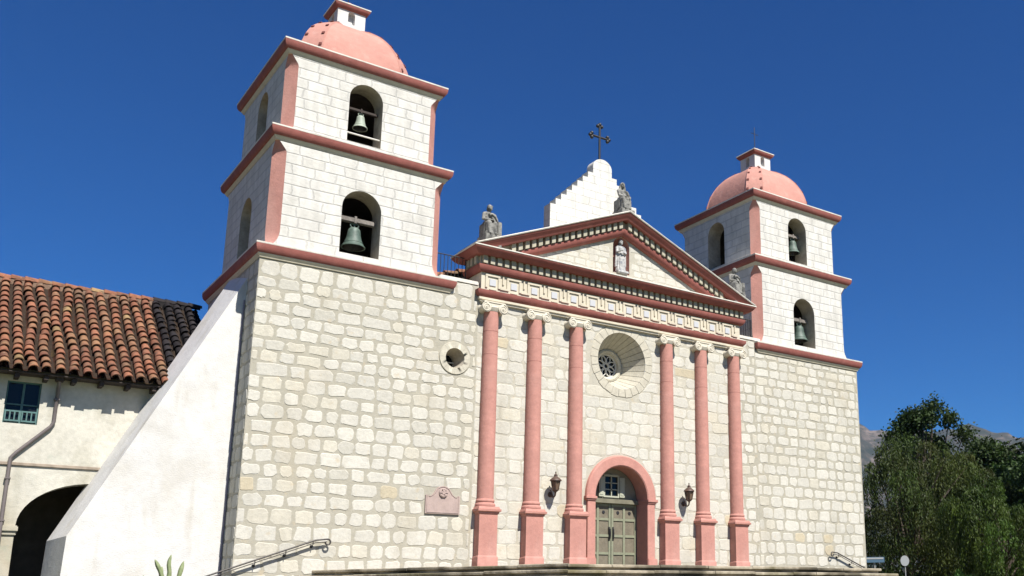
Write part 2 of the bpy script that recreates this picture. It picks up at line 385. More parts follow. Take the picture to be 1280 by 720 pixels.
WXL, WX, ZT, ZB = 13.67, 13.84, 9.2, GZ - .1
XC = .15; ROSE = (.16, 7.82); OC = (-6.93, 6.93)
MORT = (.355, .334, .272); MORTC = (.415, .392, .325)
# front wall
mb = MB()
fy = lambda u, z, o=0: (u, -o, z)
rose_hole = circ(ROSE[0], ROSE[1], 1.16, 48); oc_hole = circ(OC[0], OC[1], .36, 28); door_hole = arch(.12, 1.22, -.36, 2.47)
mb.poly([(-WXL, ZB), (-6.1, ZB), (-6.1, 9.72), (-7.3, 9.72), (-7.3, ZT + .1), (-WXL, ZT + .1)], [oc_hole], lambda u, z: (u, 0, z), 0, MORT)
mb.poly([(-6.1, ZB), (6.1, ZB), (6.1, 9.5), (-6.1, 9.5)], [rose_hole, door_hole], lambda u, z: (u, 0, z), 0, MORTC)
mb.poly([(6.1, ZB), (WX, ZB), (WX, ZT + .1), (7.3, ZT + .1), (7.3, 9.72), (6.1, 9.72)], [], lambda u, z: (u, 0, z), 0, MORT)
lay_stones(mb, -WXL, -6.12, -1.5, ZT, fy, [('c', *OC, .62), ('r', -7.72, -6.62, 1.5, 2.3)], h0=.50, h1=.37, seed=3)
lay_stones(mb, -7.28, -6.3, ZT, 9.7, fy, [], h0=.36, h1=.3, seed=30, gap=.07)
lay_stones(mb, 7.28, 13.83, -1.5, ZT, fy, [], h0=.52, h1=.38, seed=4, gap=.095)
lay_stones(mb, 6.12, 7.28, -1.5, 9.7, fy, [], h0=.5, h1=.38, seed=5, gap=.095)
lay_stones(mb, -6.1, 6.1, -1.0, 9.3, fy, [('c', ROSE[0], ROSE[1], 1.5), ('c', .12, 2.47, 1.68), ('r', -1.58, 1.82, -2, 2.6)], h0=.52, h1=.40, seed=6, gap=.055, proud=.010, w=(.45, .90))
front = mb.build('front_wall', 'stone', church)
# side and back walls of the tower blocks and nave
mb = MB()
for sx in (-1, 1):
    wx = WXL if sx < 0 else WX; fs = lambda u, z, o=0: (sx * (wx + o), u, z)
    mb.face([fs(0, ZB), fs(6.3, ZB), fs(6.3, ZT + .1), fs(0, ZT + .1)], 0, MORT)
    lay_stones(mb, .02, 6.3, -1.5, ZT, fs, [], h0=.50, h1=.37, seed=11 + sx)
    xs = sorted((sx * wx, sx * 7.3))
    mb.face([(xs[0], 6.3, ZB), (xs[1], 6.3, ZB), (xs[1], 6.3, ZT + .1), (xs[0], 6.3, ZT + .1)], 0, MORT)
    mb.face([(sx * 7.3, 6.3, ZB), (sx * 7.3, 48, ZB), (sx * 7.3, 48, 9.6), (sx * 7.3, 6.3, 9.6)], 0, MORT)
mb.face([(-7.3, 48, ZB), (7.3, 48, ZB), (7.3, 48, 9.6), (0, 48, 12.4), (-7.3, 48, 9.6)], 0, MORT)
mb.build('side_wall', 'stone', church)
# parapet beside the entablature
for sx in (-1, 1):
    p = MB(); xs = sorted((sx * 6.12, sx * 7.62))
    p.bevbox(xs[0], xs[1], -.03, .8, 9.70, 9.86, .03); p.build('parapet_coping', 'coping', front, 40)
mb = MB(); mb.face([(-7.3, .79, 9.69), (7.3, .79, 9.69), (7.3, 6.3, 9.69), (-7.3, 6.3, 9.69)], 0, (.3, .27, .2)); mb.build('roof_terrace', 'stone', church)

# barrel tile roofs
def tile_colour(rnd, dark=False):
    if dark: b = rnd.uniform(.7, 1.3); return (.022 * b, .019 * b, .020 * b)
    r = rnd.random(); b = rnd.uniform(.75, 1.2)
    c = (.235, .098, .056) if r < .45 else (.19, .082, .050) if r < .68 else (.24, .122, .068) if r < .86 else (.185, .105, .064) if r < .95 else (.25, .165, .08)
    return tuple(k * b for k in c)
MT['dark_tile'] = mat('near_black_roof_tile', (.02, .018, .019), .85, noise=((9, .3),), attr=True, spec=.15)
def barrel_roof(mb, x0, x1, path, pitch=.36, exposure=.43, seed=1, dark_x=None, flip=1):
    """path: [(y, z)...] from the eave up to the ridge; caps are half cylinders laid up the slope, each a little crooked"""
    rnd = random.Random(seed)
    pts = [Vector((0, y, z)) for y, z in path]; seg = [(pts[i + 1] - pts[i]).length for i in range(len(pts) - 1)]; T = sum(seg)
    def at(s):
        for i, l in enumerate(seg):
            if s <= l or i == len(seg) - 1: return pts[i] + (pts[i + 1] - pts[i]) * (s / l), (pts[i + 1] - pts[i]).normalized()
            s -= l
    for a, b in zip(pts, pts[1:]): mb.face([(x0, a.y, a.z), (x1, a.y, a.z), (x1, b.y, b.z), (x0, b.y, b.z)], 1, (.03, .02, .014))  # sheet underneath coloured near black, part of the painted gap shade
    n = int((x1 - x0) / pitch)
    for i in range(n + 1):
        cx = x0 + (i + .5) * (x1 - x0) / (n + 1); wob = rnd.uniform(-.065, .065)
        for pan in (0, 1):
            s = -.05 + rnd.uniform(-.05, .05) - (0 if pan else .06)
            xx = cx + (pitch * .5 if pan else 0)
            while s < T - .12:
                e = min(s + exposure * 1.22, T + .04); s0 = max(s, 0.0) if s < 0 else s
                p, d = at(max(s, 0)); q, d2 = at(min(e, T))
                if s < 0: p = p + d * s
                nrm = Vector((0, -d.z, d.y)) * (1 if d.y >= 0 else -1)
                if nrm.z < 0: nrm = -nrm
                r0 = pitch * .375 * rnd.uniform(.93, 1.06); r1 = r0 * .80; wx = wob * math.sin(s * 1.3) + rnd.uniform(-.014, .014)
                lift0 = .045 + rnd.uniform(-.004, .022); lift1 = .0
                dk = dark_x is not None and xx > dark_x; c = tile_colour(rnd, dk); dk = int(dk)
                if pan:
                    if s + exposure < 0: s += exposure; continue
                    rows = [[p + Vector((xx - p.x + wx + r0 * 1.05 * math.cos(a), 0, 0)) + nrm * (.10 - .11 * math.sin(a)) for a in [PI * k / 5 for k in range(6)]],
                            [q + Vector((xx - q.x + wx + r1 * 1.05 * math.cos(a), 0, 0)) + nrm * (.075 - .10 * math.sin(a)) for a in [PI * k / 5 for k in range(6)]]]
                    mb.grid(rows, 1, tuple(k * .17 for k in c))  # pan colour cut far down: shade between the caps is painted in
                else:
                    ang = [PI * k / 8 for k in range(9)]
                    rows = [[p + Vector((xx - p.x + wx + r0 * math.cos(a), 0, 0)) + nrm * (lift0 + .05 + (r0 - .03) * math.sin(a)) for a in ang],
                            [p + Vector((xx - p.x + wx + r0 * 1.03 * math.cos(a), 0, 0)) + nrm * (lift0 + .05 + r0 * 1.02 * math.sin(a)) for a in ang],
                            [q + Vector((xx - q.x + wx + r1 * math.cos(a), 0, 0)) + nrm * (lift1 + .05 + r1 * math.sin(a)) for a in ang]]
                    mb.grid(rows, dk, c)
                s += exposure * rnd.uniform(.92, 1.08)
def ridge_tiles(mb, x0, x1, y, z, seed=3, dark_x=None):
    rnd = random.Random(seed); x = x0
    while x < x1:
        dk = int(dark_x is not None and x > dark_x); c = tile_colour(rnd, dk); r0 = .17 * rnd.uniform(.95, 1.08); r1 = r0 * .84; dz = rnd.uniform(-.012, .012)
        ang = [PI * k / 8 for k in range(9)]
        mb.grid([[(x, y + r0 * math.cos(a), z + dz + r0 * math.sin(a)) for a in ang], [(x + .46, y + r1 * math.cos(a), z + dz + r1 * math.sin(a) - .02) for a in ang]], dk, c)
        x += .40
mb = MB()
for sgn in (-1, 1):
    tmp = MB()
    barrel_roof(tmp, 1.75, 20.0, [(-7.35, 10.25), (0, 12.3)], seed=8 + sgn, pitch=.42, exposure=.5)
    # laid along x: swap axes so that the slope runs across the nave
    for f, c, mi_ in zip(tmp.f, tmp.c, tmp.m): mb.face([(-sgn * -tmp.v[i][1] if sgn > 0 else tmp.v[i][1], tmp.v[i][0], tmp.v[i][2]) for i in f], mi_, c)
mb.face([(-7.35, 20, 10.25), (0, 20, 12.3), (0, 48, 12.3), (-7.35, 48, 10.25)], 0, (.2, .08, .05)); mb.face([(7.35, 20, 10.25), (0, 20, 12.3), (0, 48, 12.3), (7.35, 48, 10.25)], 0, (.2, .08, .05))
mb.face([(-7.3, 1.78, 9.7), (7.3, 1.78, 9.7), (7.3, 1.78, 10.2), (0, 1.78, 12.2), (-7.3, 1.78, 10.2)], 0, (.3, .25, .2))
mb.build('nave_roof', ['rooftile', 'dark_tile'], church, 50)

# oculus: dressed ring, splayed throat, bar
mb = MB()
for k in range(8):
    a0, a1 = 2 * PI * k / 8 + .004, 2 * PI * (k + 1) / 8 - .004; A = [a0 + (a1 - a0) * i / 4 for i in range(5)]
    pr = [(.355, -.035), (.57, -.035), (.585, 0)]
    mb.lathe(pr, (OC[0], 0, OC[1]), 'y', 4, a0=a0, a1=a1)
mb.lathe([(.37, .0), (.355, -.035)], (OC[0], 0, OC[1]), 'y', 32)
oc = mb.build('oculus', 'stonelight', church, 30)
mb = MB(); mb.lathe([(.358, -.03), (.25, .55), (.25, .75)], (OC[0], 0, OC[1]), 'y', 32); mb.build('throat', 'reveal', oc, 30)
mb = MB(); mb.lathe([(.26, .72), (0.001, .73)], (OC[0], 0, OC[1]), 'y', 24); mb.tube([(OC[0] - .26, .62, OC[1] - .03), (OC[0] + .26, .62, OC[1] - .03)], .025, 8, 1); mb.build('pane', ['glass', 'tracery'], oc)
# rose window
mb = MB(); n = 26
for k in range(n):
    a0, a1 = 2 * PI * k / n + .0065, 2 * PI * (k + 1) / n - .0065
    L_ = .30 if k % 2 else .325
    mb.lathe([(1.13, .02), (1.13, -.022), (1.13 + L_, -.022), (1.13 + L_ + .02, 0)], (ROSE[0], 0, ROSE[1]), 'y', 3, a0=a0, a1=a1)
rose = mb.build('round_window', 'stonelight', church, 30)
mb = MB()
mb.lathe([(1.15, .03), (.67, 1.06)], (ROSE[0], 0, ROSE[1]), 'y', 52, mi=1)
for k in range(n):
    a0, a1 = 2 * PI * k / n + .009, 2 * PI * (k + 1) / n - .009
    mb.lathe([(1.128, .0), (.645, 1.02)], (ROSE[0], 0, ROSE[1]), 'y', 2, a0=a0, a1=a1)
mb.build('splay', ['stonelight', 'joint'], rose, 30)
mb = MB(); mb.lathe([(.66, 1.04), (.66, .93), (.58, .90), (.50, .96), (.49, 1.20)], (ROSE[0], 0, ROSE[1]), 'y', 40); mb.build('window_rim', 'stonelight', rose, 40)
mb = MB(); RY = 1.08
def flatstrip(mb, pts, w, y0, y1, close=False):
    P = [Vector((p[0], p[1])) for p in pts]; Ls, Rs = [], []
    m = len(P)
    for i in range(m):
        d = (P[(i + 1) % m] - P[i - 1]) if close else (P[min(i + 1, m - 1)] - P[max(i - 1, 0)]); d.normalize(); nn = Vector((-d.y, d.x)) * w / 2
        Ls.append(P[i] + nn); Rs.append(P[i] - nn)
    rows = [[(ROSE[0] + q.x, y, ROSE[1] + q.y) for q in side] for side, y in ((Ls, y1), (Ls, y0), (Rs, y0), (Rs, y1))]
    for a, b in zip(rows, rows[1:]):
        if close: a = a + a[:1]; b = b + b[:1]
        mb.grid([a, b])
flatstrip(mb, circ(0, 0, .105, 20), .035, RY, RY + .05, True)
flatstrip(mb, circ(0, 0, .475, 40), .06, RY, RY + .05, True)
for k in range(8):
    a = 2 * PI * k / 8 + PI / 8
    for sg in (-1, 1):
        pts = []
        for i in range(9):
            t = i / 8; r = .12 + .33 * t; w = .085 * math.sin(PI * min(1, t * 1.0)) ** .8
            pts.append((r * math.cos(a) - sg * w * math.sin(a), r * math.sin(a) + sg * w * math.cos(a)))
        flatstrip(mb, pts, .028, RY, RY + .05)
mb.build('tracery', 'tracery', rose)
mb = MB(); mb.lathe([(.5, RY + .07), (.001, RY + .075)], (ROSE[0], 0, ROSE[1]), 'y', 40); mb.build('pane', 'glass', rose)

# doorway
mb = MB(); pro = [(1.20, .62), (1.20, -.10), (1.24, -.13), (1.56, -.13), (1.60, -.10), (1.62, 0)]
mb.lathe(pro, (0, 0, 2.47), 'y', 40, a0=0, a1=PI)
dw = mb.build('doorway_arch', 'pink', church, 35)
for sx in (-1, 1):
    b = MB(); X = sorted((sx * 1.20, sx * 1.55)); b.bevbox(X[0], X[1], -.11, .62, -.36, 2.32, .012); b.build('pilaster', 'pink', dw, 40)
    b = MB(); X = sorted((sx * 1.175, sx * 1.66)); b.bevbox(X[0], X[1], -.19, .60, 2.36, 2.465, .015); X = sorted((sx * 1.185, sx * 1.61)); b.bevbox(X[0], X[1], -.15, .60, 2.30, 2.37, .015); b.build('pilaster_capital', 'pink', dw, 40)
    b = MB(); X = sorted((sx * 1.18, sx * 1.64)); b.bevbox(X[0], X[1], -.17, .60, -.36, .22, .03); b.build('pilaster_base', 'pink', dw, 40)
mb = MB(); mb.bevbox(-1.21, 1.21, .48, .75, 2.30, 2.47, .01); mb.build('lintel', 'lintel', dw, 40)
mb = MB(); A = arch(0, 1.21, 2.47, 2.471, 24); mb.poly(A[2:], [[(-.34, 2.56), (.34, 2.56), (.34, 3.36), (0, 3.46), (-.34, 3.36)]], lambda u, z: (u, .66, z)); 
ty = mb.build('transom', 'transom', dw)
mb = MB()
for x0, x1, z0, z1 in ((-.36, -.30, 2.54, 3.40), (.30, .36, 2.54, 3.40), (-.3, .3, 2.54, 2.60), (-.3, .3, 3.34, 3.42), (-.018, .018, 2.6, 3.34), (-.3, .3, 2.83, 2.86), (-.3, .3, 3.08, 3.11)): mb.box(x0, x1, .60, .66, z0, z1)
wf = mb.build('transom_window', 'transom_frame', dw); mb = MB(); mb.face([(-.33, .67, 2.56), (.33, .67, 2.56), (.33, .67, 3.47), (-.33, .67, 3.47)]); mb.build('pane', 'glass', wf)
for sx in (-1, 1):
    mb = MB(); X = sorted((sx * .37, sx * .60)); c = .44
    mb.bevbox(X[0], X[1], .565, .60, 2.55, 3.32, .008); mb.bevbox(X[0] + .04, X[1] - .04, .55, .57, 2.62, 3.25, .008); mb.build('shutter', 'transom_frame', wf, 40)
for sx in (-1, 1):
    mb = MB(); X = sorted((sx * .012, sx * 1.2)); mb.box(X[0], X[1], .66, .72, -.36, 2.30)
    d = mb.build('door', 'door_panel', dw)
    f = MB(); w = (X[1] - X[0]); cols = [X[0], X[0] + w / 2, X[1]]
    for cx in (X[0] + .05, X[0] + w / 2, X[1] - .05): f.bevbox(cx - .05, cx + .05, .625, .665, -.36, 2.30, .008)
    zr = [-.31, .42, 1.08, 1.70, 2.25]
    for z in zr:
        for a, b in ((X[0] + .1, X[0] + w / 2 - .05), (X[0] + w / 2 + .05, X[1] - .1)): f.bevbox(a, b, .628, .665, z - .05, z + .05, .008)
    f.build('door_frame', 'door_green', d, 40)
    for ux in (.27, .73):
        f = MB()
        cx = X[0] + w * ux
        f.lathe([(.001, .642), (.07, .645), (.075, .66)], (cx, 0, 1.97), 'y', 6)
        f.build('rosette', 'iron', d)
    h = MB(); hx = sx * .085; h.tube([(hx, .62, .95), (hx, .575, .98), (hx, .56, 1.16), (hx, .575, 1.34), (hx, .62, 1.37)], .022, 8); h.box(hx - .035, hx + .035, .615, .627, .9, 1.42); h.build('handle', 'iron', d, 40)
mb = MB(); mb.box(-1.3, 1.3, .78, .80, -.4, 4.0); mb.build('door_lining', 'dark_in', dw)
dw.location.x += .12

# columns
CY = -.07
def volute(mb, cx, y, cz, s):
    R = .185; prof = [(R * .93, y + .36), (R * .74, y + .26), (R * .72, y + .18), (R * .86, y + .08), (R, y + .02), (R, y), (R * .9, y - .01), (.001, y - .01)]
    mb.lathe(prof, (cx, 0, cz), 'y', 24)
    pts = []
    for i in range(46):
        t = i / 45; a = PI / 2 + s * (-t * 2.25 * 2 * PI); r = R * .95 * (1 - t) ** 1.0 + .02 * t
        pts.append((cx + r * math.cos(a), y - .012, cz + r * math.sin(a)))
    mb.tube(pts, [.022 * (1 - .45 * i / 45) for i in range(46)], 6)
    mb.lathe([(.032, y - .005), (.028, y - .03), (.001, y - .035)], (cx, 0, cz), 'y', 10)
def column():
    mb = MB(); mb.lathe([(.292, 2.02), (.292, 3.0), (.288, 5.0), (.278, 7.0), (.268, 8.80)], (0, CY, 0), n=32)
    for z in (2.9, 3.78, 4.62, 5.5, 6.3, 7.15, 8.0): mb.lathe([(.290 - .0028 * (z - 2), z - .014), (.2935 - .0028 * (z - 2), z - .011), (.2935 - .0028 * (z - 2), z + .011), (.290 - .0028 * (z - 2), z + .014)], (0, CY, 0), n=32, mi=1)
    sh = mb.build('column', ['pink', 'pink_joint'], None, 40)
    b = MB(); b.lathe([(.292, 2.06), (.30, 2.05), (.32, 2.03), (.33, 1.99), (.32, 1.95), (.305, 1.935), (.315, 1.925), (.35, 1.90), (.36, 1.85), (.35, 1.80), (.3, 1.79)], (0, CY, 0), n=36); attach(b.build('column_base', 'pink', None, 50), sh)
    b = MB(); x, y0, y1 = .345, -.38, .0
    b.box(-x, x, y0, y1, -.36, 1.56)
    b.sweep_rect([(0, 1.53), (.03, 1.555), (.035, 1.60), (.09, 1.63), (.095, 1.70), (.06, 1.71), (.045, 1.76), (.03, 1.79), (-.2, 1.795)], -x, x, y0, y1 - .002, close=False)
    b.sweep_rect([(.0, .15), (.02, .12), (.035, .08), (.035, -.36)], -x, x, y0, y1 - .002, close=False)
    attach(b.build('pedestal', 'pink', None, 30), sh)
    b = MB()
    for s in (-1, 1): volute(b, s * .335, -.37, 8.83, s)
    b.box(-.335, .335, -.35, -.01, 8.90, 8.985); b.bevbox(-.43, .43, -.37, -.005, 9.0, 9.065, .015)
    b.lathe([(.275, 8.72), (.31, 8.78), (.34, 8.86), (.3, 8.90)], (0, CY, 0), n=28)
    attach(b.build('column_capital', 'capital', None, 40), sh)
    return sh
c0 = column()
for i, x in enumerate((-5.77, -3.96, -2.16, 2.16, 3.96, 5.77)):
    c = c0 if i == 0 else copy_tree(c0)
    c.location = (x + XC, 0, .05); c.parent = church; c.matrix_parent_inverse = church.matrix_basis.inverted()

# entablature: rect of the block is x +-6.1, y -.2 .. .75
EX, EY0, EY1 = 6.2, -.06, .90
mb = MB(); mb.box(-EX, EX, EY0, EY1, 9.05, 10.99)
ent = mb.build('entablature', 'cream', church)
b = MB(); b.sweep_rect([(-.05, 9.23), (.10, 9.23), (.10, 9.15), (.05, 9.13), (.05, 9.07), (-.05, 9.07)], -EX, EX, EY0, EY1); b.build('architrave', 'cream', ent)
b = MB(); b.sweep_rect([(-.05, 9.235), (.08, 9.235), (.13, 9.29), (.19, 9.37), (.20, 9.44), (.20, 9.49), (.05, 9.515), (-.05, 9.515)], -EX, EX, EY0, EY1); b.build('architrave_moulding', 'red', ent, 30)
b = MB(); b.sweep_rect([(-.05, 10.19), (.08, 10.19), (.13, 10.24), (.18, 10.33), (.19, 10.40), (.19, 10.43), (-.05, 10.43)], -EX, EX, EY0, EY1); b.build('bed_moulding', 'red', ent, 30)
b = MB(); b.sweep_rect([(-.05, 10.76), (.34, 10.76), (.36, 10.79), (.42, 10.83), (.50, 10.93), (.52, 10.965), (.52, 10.985), (-.05, 10.985)], -EX, EX, EY0, EY1); b.build('cornice', 'red', ent, 30)
b = MB(); b.sweep_rect([(-.3, 10.985), (.535, 10.985), (.545, 11.0), (.54, 11.035), (.1, 11.06), (-.3, 11.06)], -EX, EX, EY0, EY1); b.build('cornice_coping', 'coping', ent, 30)
b = MB(); nd = 44; sp = 2 * (EX + .1) / nd
b.sweep_rect([(.05, 10.43), (.10, 10.43), (.10, 10.765), (.05, 10.765)], -EX, EX, EY0, EY1)
for k in range(nd):
    x = -EX - .1 + (k + .5) * sp; b.box(x - .085, x + .085, EY0 - .22, EY0 - .098, 10.475, 10.758)
for k in range(3):
    y = EY0 + .02 + k * .30
    for sx in (-1, 1):
        X = sorted((sx * (EX + .098), sx * (EX + .22))); b.box(X[0], X[1], y, y + .17, 10.475, 10.758)
b.build('dentil_course', 'dentil', ent)
# frieze: key pattern in low relief with pale square tiles
b = MB(); tiles = []; NU = 14; P = 2 * (EX - .15) / NU; z0, H = 9.53, .64; yf = EY0
def bar(u0, u1, v0, v1, x0): b.bevbox(x0 + u0, x0 + u1, yf - .045, yf + .01, z0 + v0, z0 + v1, .008)
for k in range(NU):
    x0 = -EX + .15 + k * P; w = .09
    bar(.0, .70 * P, .53, .53 + w, x0); bar(.70 * P - w, .70 * P, .12, .531, x0); bar(.70 * P - .001, P + .001, .10, .10 + w, x0); bar(.001, w, .101, .531, x0)
    bar(.80 * P, .80 * P + w * .7, .30, .62, x0); bar(.20 * P, .52 * P, .03, .07, x0)
    t = MB(); tiles.append(t); t.bevbox(x0 + .205 * P, x0 + .205 * P + .25, yf - .03, yf + .01, z0 + .19, z0 + .44, .006)
b.build('fret', 'cream', ent, 40); [t.build('frieze_tile', 'tile_white', ent, 40) for t in tiles]
ent.location += Vector((XC, 0, .06))

# pediment
AP, HX, SL = 13.83, 6.66, .4135
mb = MB()
nic = arch(0, .40, 11.34, 12.47, 18)
mb.poly([(-6.2, 11.05), (6.2, 11.05), (0, 11.05 + 6.2 * SL)], [nic], lambda u, z: (u, -.10, z), 0, MORTC); mb.poly([(-6.5, 11.05), (6.5, 11.05), (0, 11.05 + 6.5 * SL)], [], lambda u, z: (u, .74, z), 0, MORTC, flip=True)
lay_stones(mb, -6.0, 6.0, 11.07, 13.2, lambda u, z, o=0: (u, -.10 - o, z), [('c', 0, 12.47, .46), ('r', -.5, .5, 11, 12.5)], h0=.25, h1=.23, w=(.30, .62), gap=.04, proud=.008, seed=9,
           keep=lambda x, z: z < 11.05 + (5.75 - abs(x)) * SL and (abs(x) > .62 or z > 12.95))
ped = mb.build('pediment', 'stone', church)
b = MB(); rows = []
for k in range(13):
    a = PI * k / 12; cx = -math.cos(a) * .40; yy = -.10 + math.sin(a) * .42
    col_ = [(cx, yy, 11.34), (cx, yy, 12.47)]
    for j in range(1, 9):
        e = PI / 2 * j / 8; col_.append((cx * math.cos(e), -.10 + math.sin(a) * .42 * math.cos(e), 12.47 + .40 * math.sin(e)))
    rows.append(col_)
b.grid(rows); b.face([(-.4, -.1, 11.342), (.4, -.1, 11.342), (.3, .2, 11.342), (-.3, .2, 11.342)]); b.build('niche', 'pink', ped, 60)
def rake(mb, prof):
    """prof: closed list of (out from y=-.1, drop below the top line); runs up both slopes, cut level on the horizontal cornice"""
    zb = 11.045
    for sx in (-1, 1):
        A, B = [], []
        for o, d in prof:
            xs = (AP - d - zb) / SL
            A.append((sx * xs, -.10 - o, zb)); B.append((0, -.10 - o, AP - d))
        mb.grid([A + A[:1], B + B[:1]]); mb.face(A)
b = MB(); rake(b, [(-.84, .0), (.64, .0), (.66, .03), (.64, .065), (.1, .07), (-.84, .07)]); b.build('raking_coping', 'coping', ped, 30)
b = MB(); rake(b, [(.05, .072), (.62, .072), (.60, .12), (.52, .20), (.47, .30), (.45, .33), (.05, .33)]); b.build('raking_cornice', 'red', ped, 30)
b = MB(); rake(b, [(.02, .662), (.25, .662), (.25, .70), (.22, .80), (.13, .90), (.08, .92), (.02, .93)]); b.build('raking_bed_moulding', 'red', ped, 30)
b = MB(); rake(b, [(.0, .331), (.12, .331), (.12, .661), (.0, .661)])
for sx in (-1, 1):
    k = 0
    while True:
        x = .14 + k * .283; k += 1
        zt = AP - .34 - (x + .17) * SL; zb_ = AP - .60 - (x + .17) * SL
        if zb_ < 11.07: break
        V = []
        for yy in (-.42, -.218):
            for (xx, dz) in ((x, 0), (x + .165, 1)):
                V += [(sx * xx, yy, AP - .62 - xx * SL), (sx * xx, yy, AP - .335 - xx * SL)]
        b.mesh(V, [(0, 1, 3, 2), (4, 6, 7, 5), (0, 4, 5, 1), (2, 3, 7, 6), (0, 2, 6, 4), (1, 5, 7, 3)])
b.build('raking_dentils', 'dentil', ped)
ped.location += Vector((XC, .14, .08))

# stepped gable with cross
mb = MB(); gx, gz = .47, 16.72; st, sz = .256, .264
out = []
cxg = .12
right = []
z = 16.12; x = gx
top = [(cxg + gx * math.cos(PI * k / 16), 16.44 + .40 * math.sin(PI * k / 16)) for k in range(17)]
for k in range(8):
    right.append((cxg + x, z)); x2 = x + st; right.append((cxg + x2, z)); x = x2; z -= sz
right.append((cxg + x, 11.5)); left = [(2 * cxg - p[0], p[1]) for p in right][::-1]
outl = left + top[::-1] + right
for y, fl in ((1.38, False), (1.86, True)): mb.poly(outl, [], lambda u, z: (u, y, z), flip=fl)
mb.strip(outl, lambda u, z: (u, 1.38, z), lambda u, z: (u, 1.86, z))
gable = mb.build('stepped_gable', 'gable_block', church)
def cross(mb, c, h, arm, r, za):
    x, y, z = c; mb.tube([(x, y, z - .1), (x, y, z + h)], r, 8); mb.tube([(x - arm, y, z + za), (x + arm, y, z + za)], r, 8)
    for (ex, ez, dx, dz) in ((x - arm, z + za, -1, 0), (x + arm, z + za, 1, 0), (x, z + h, 0, 1)):
        for (ox, oz) in ((dx * r * 1.7, dz * r * 1.7), (dz * r * 2.0, dx * r * 2.0), (-dz * r * 2.0, -dx * r * 2.0)):
            bm = bmesh.new(); bmesh.ops.create_icosphere(bm, subdivisions=2, radius=r * 1.7)
            for v in bm.verts: v.co += Vector((ex + ox, y, ez + oz))
            mb.bm(bm)
b = MB(); cross(b, (cxg, 1.62, 16.84), 1.62, .40, .048, 1.12); b.build('cross', 'iron', gable, 50)

# ------------------------------------------------------------------ bell towers
def inset_fn(z0, z1, c, bot, topv):
    def f(z):
        if z < z0 + bot: t = (z - z0) / bot; t = max(0, min(1, t)); return c * (1 - (1 - t) ** 2.6)
        if z > z1 - topv:
            t = max(0, min(1, (z1 - z) / topv)); return c * min(1, t / .8)
        return c
    return f
def storey(mb, cx, cy, h, z0, z1, c, bot, topv, opw, op0, ops):
    """mi: 0 block, 1 chamfer, 2 reveal, 3 interior"""
    f = inset_fn(z0, z1, c, bot, topv)
    zs = [z0 + bot * k / 8 for k in range(9)] + [z1 - topv + topv * k / 8 for k in range(9)]
    outer = [(-(h - f(z)), z) for z in zs[::-1]] + [((h - f(z)), z) for z in zs]
    hole = arch(0, opw, op0, ops, 18); d = .78
    for k in range(4):
        a = k * PI / 2; ca, sa = round(math.cos(a)), round(math.sin(a))
        def w(u, z, dep=0, hh=h):
            x, y = u, -(hh - dep); return (cx + ca * x - sa * y, cy + sa * x + ca * y, z)
        mb.poly(outer, [hole] if k in (0, 3) else [], lambda u, z: w(u, z), 0)
        if k in (0, 3): mb.strip(hole, lambda u, z: w(u, z), lambda u, z: w(u, z, d), 2)
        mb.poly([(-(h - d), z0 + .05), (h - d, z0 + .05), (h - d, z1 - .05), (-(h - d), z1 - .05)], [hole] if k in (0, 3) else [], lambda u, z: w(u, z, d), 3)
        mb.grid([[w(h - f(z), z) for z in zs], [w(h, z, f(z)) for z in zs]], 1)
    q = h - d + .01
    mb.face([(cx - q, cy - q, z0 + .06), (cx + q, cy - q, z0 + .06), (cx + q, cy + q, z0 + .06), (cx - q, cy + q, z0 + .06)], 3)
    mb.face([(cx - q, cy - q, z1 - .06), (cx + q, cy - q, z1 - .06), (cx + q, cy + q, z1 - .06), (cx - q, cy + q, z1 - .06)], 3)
TX, TY = 10.53, 3.04
def tower_cornice(par, hw, zt, ho, wall_top):
    """hw wall half width below, ho overhang at the top edge, wall_top the half width of the storey above"""
    o = ho - hw; k = 1
    b = MB(); b.sweep_rect([(-.05, zt - .46), (.02, zt - .46), (.03, zt - .42), (.08, zt - .36), (.085, zt - .33), (-.05, zt - .33)], TX_ - hw, TX_ + hw, TY - hw, TY + hw); b.build('cornice_bed', 'cream', par, 30)
    b = MB(); b.sweep_rect([(-.05, zt - .33), (o * .48, zt - .33), (o * .66, zt - .30), (o * .88, zt - .22), (o * .97, zt - .13), (o * .97, zt - .06), (-.05, zt - .06)], TX_ - hw, TX_ + hw, TY - hw, TY + hw); b.build('cornice', 'red', par, 30)
    b = MB(); b.sweep_rect([(-.05, zt - .06), (o * .97, zt - .06), (o, zt - .05), (o, zt - .005), (o * .96, zt), (wall_top - hw - .02, zt + .12), (-.6, zt + .12)], TX_ - hw, TX_ + hw, TY - hw, TY + hw); b.build('cornice_coping', 'coping', par, 30)
TX_ = -TX
mb = MB(); storey(mb, TX_, TY, 2.97, 9.60, 13.45, .36, .75, .55, .68, 9.95, 11.57)
tower = mb.build('bell_tower', ['white_block', 'pink', 'reveal', 'dark_in'], None, 30)
mb = MB(); storey(mb, TX_, TY, 2.73, 13.74, 16.78, .34, .42, .60, .60, 14.08, 15.72)
mb.build('upper_belfry', ['white_block', 'pink', 'reveal', 'dark_in'], tower, 30)
tower_cornice(tower, 3.21, 9.635, 3.40, 2.97); tower_cornice(tower, 2.97, 13.785, 3.19, 2.73); tower_cornice(tower, 2.73, 17.09, 2.95, 2.5)
mb = MB(); mb.box(TX_ - 2.6, TX_ + 2.6, TY - 2.6, TY + 2.6, 17.0, 17.2); mb.build('dome_platform', 'coping', tower)
def dome_plan(r, c): return [(-r + c, -r), (r - c, -r), (r, -r + c), (r, r - c), (r - c, r), (-r + c, r), (-r, r - c), (-r, -r + c)]
DA, DH, DZ = 2.06, 2.50, 17.18
rows = []
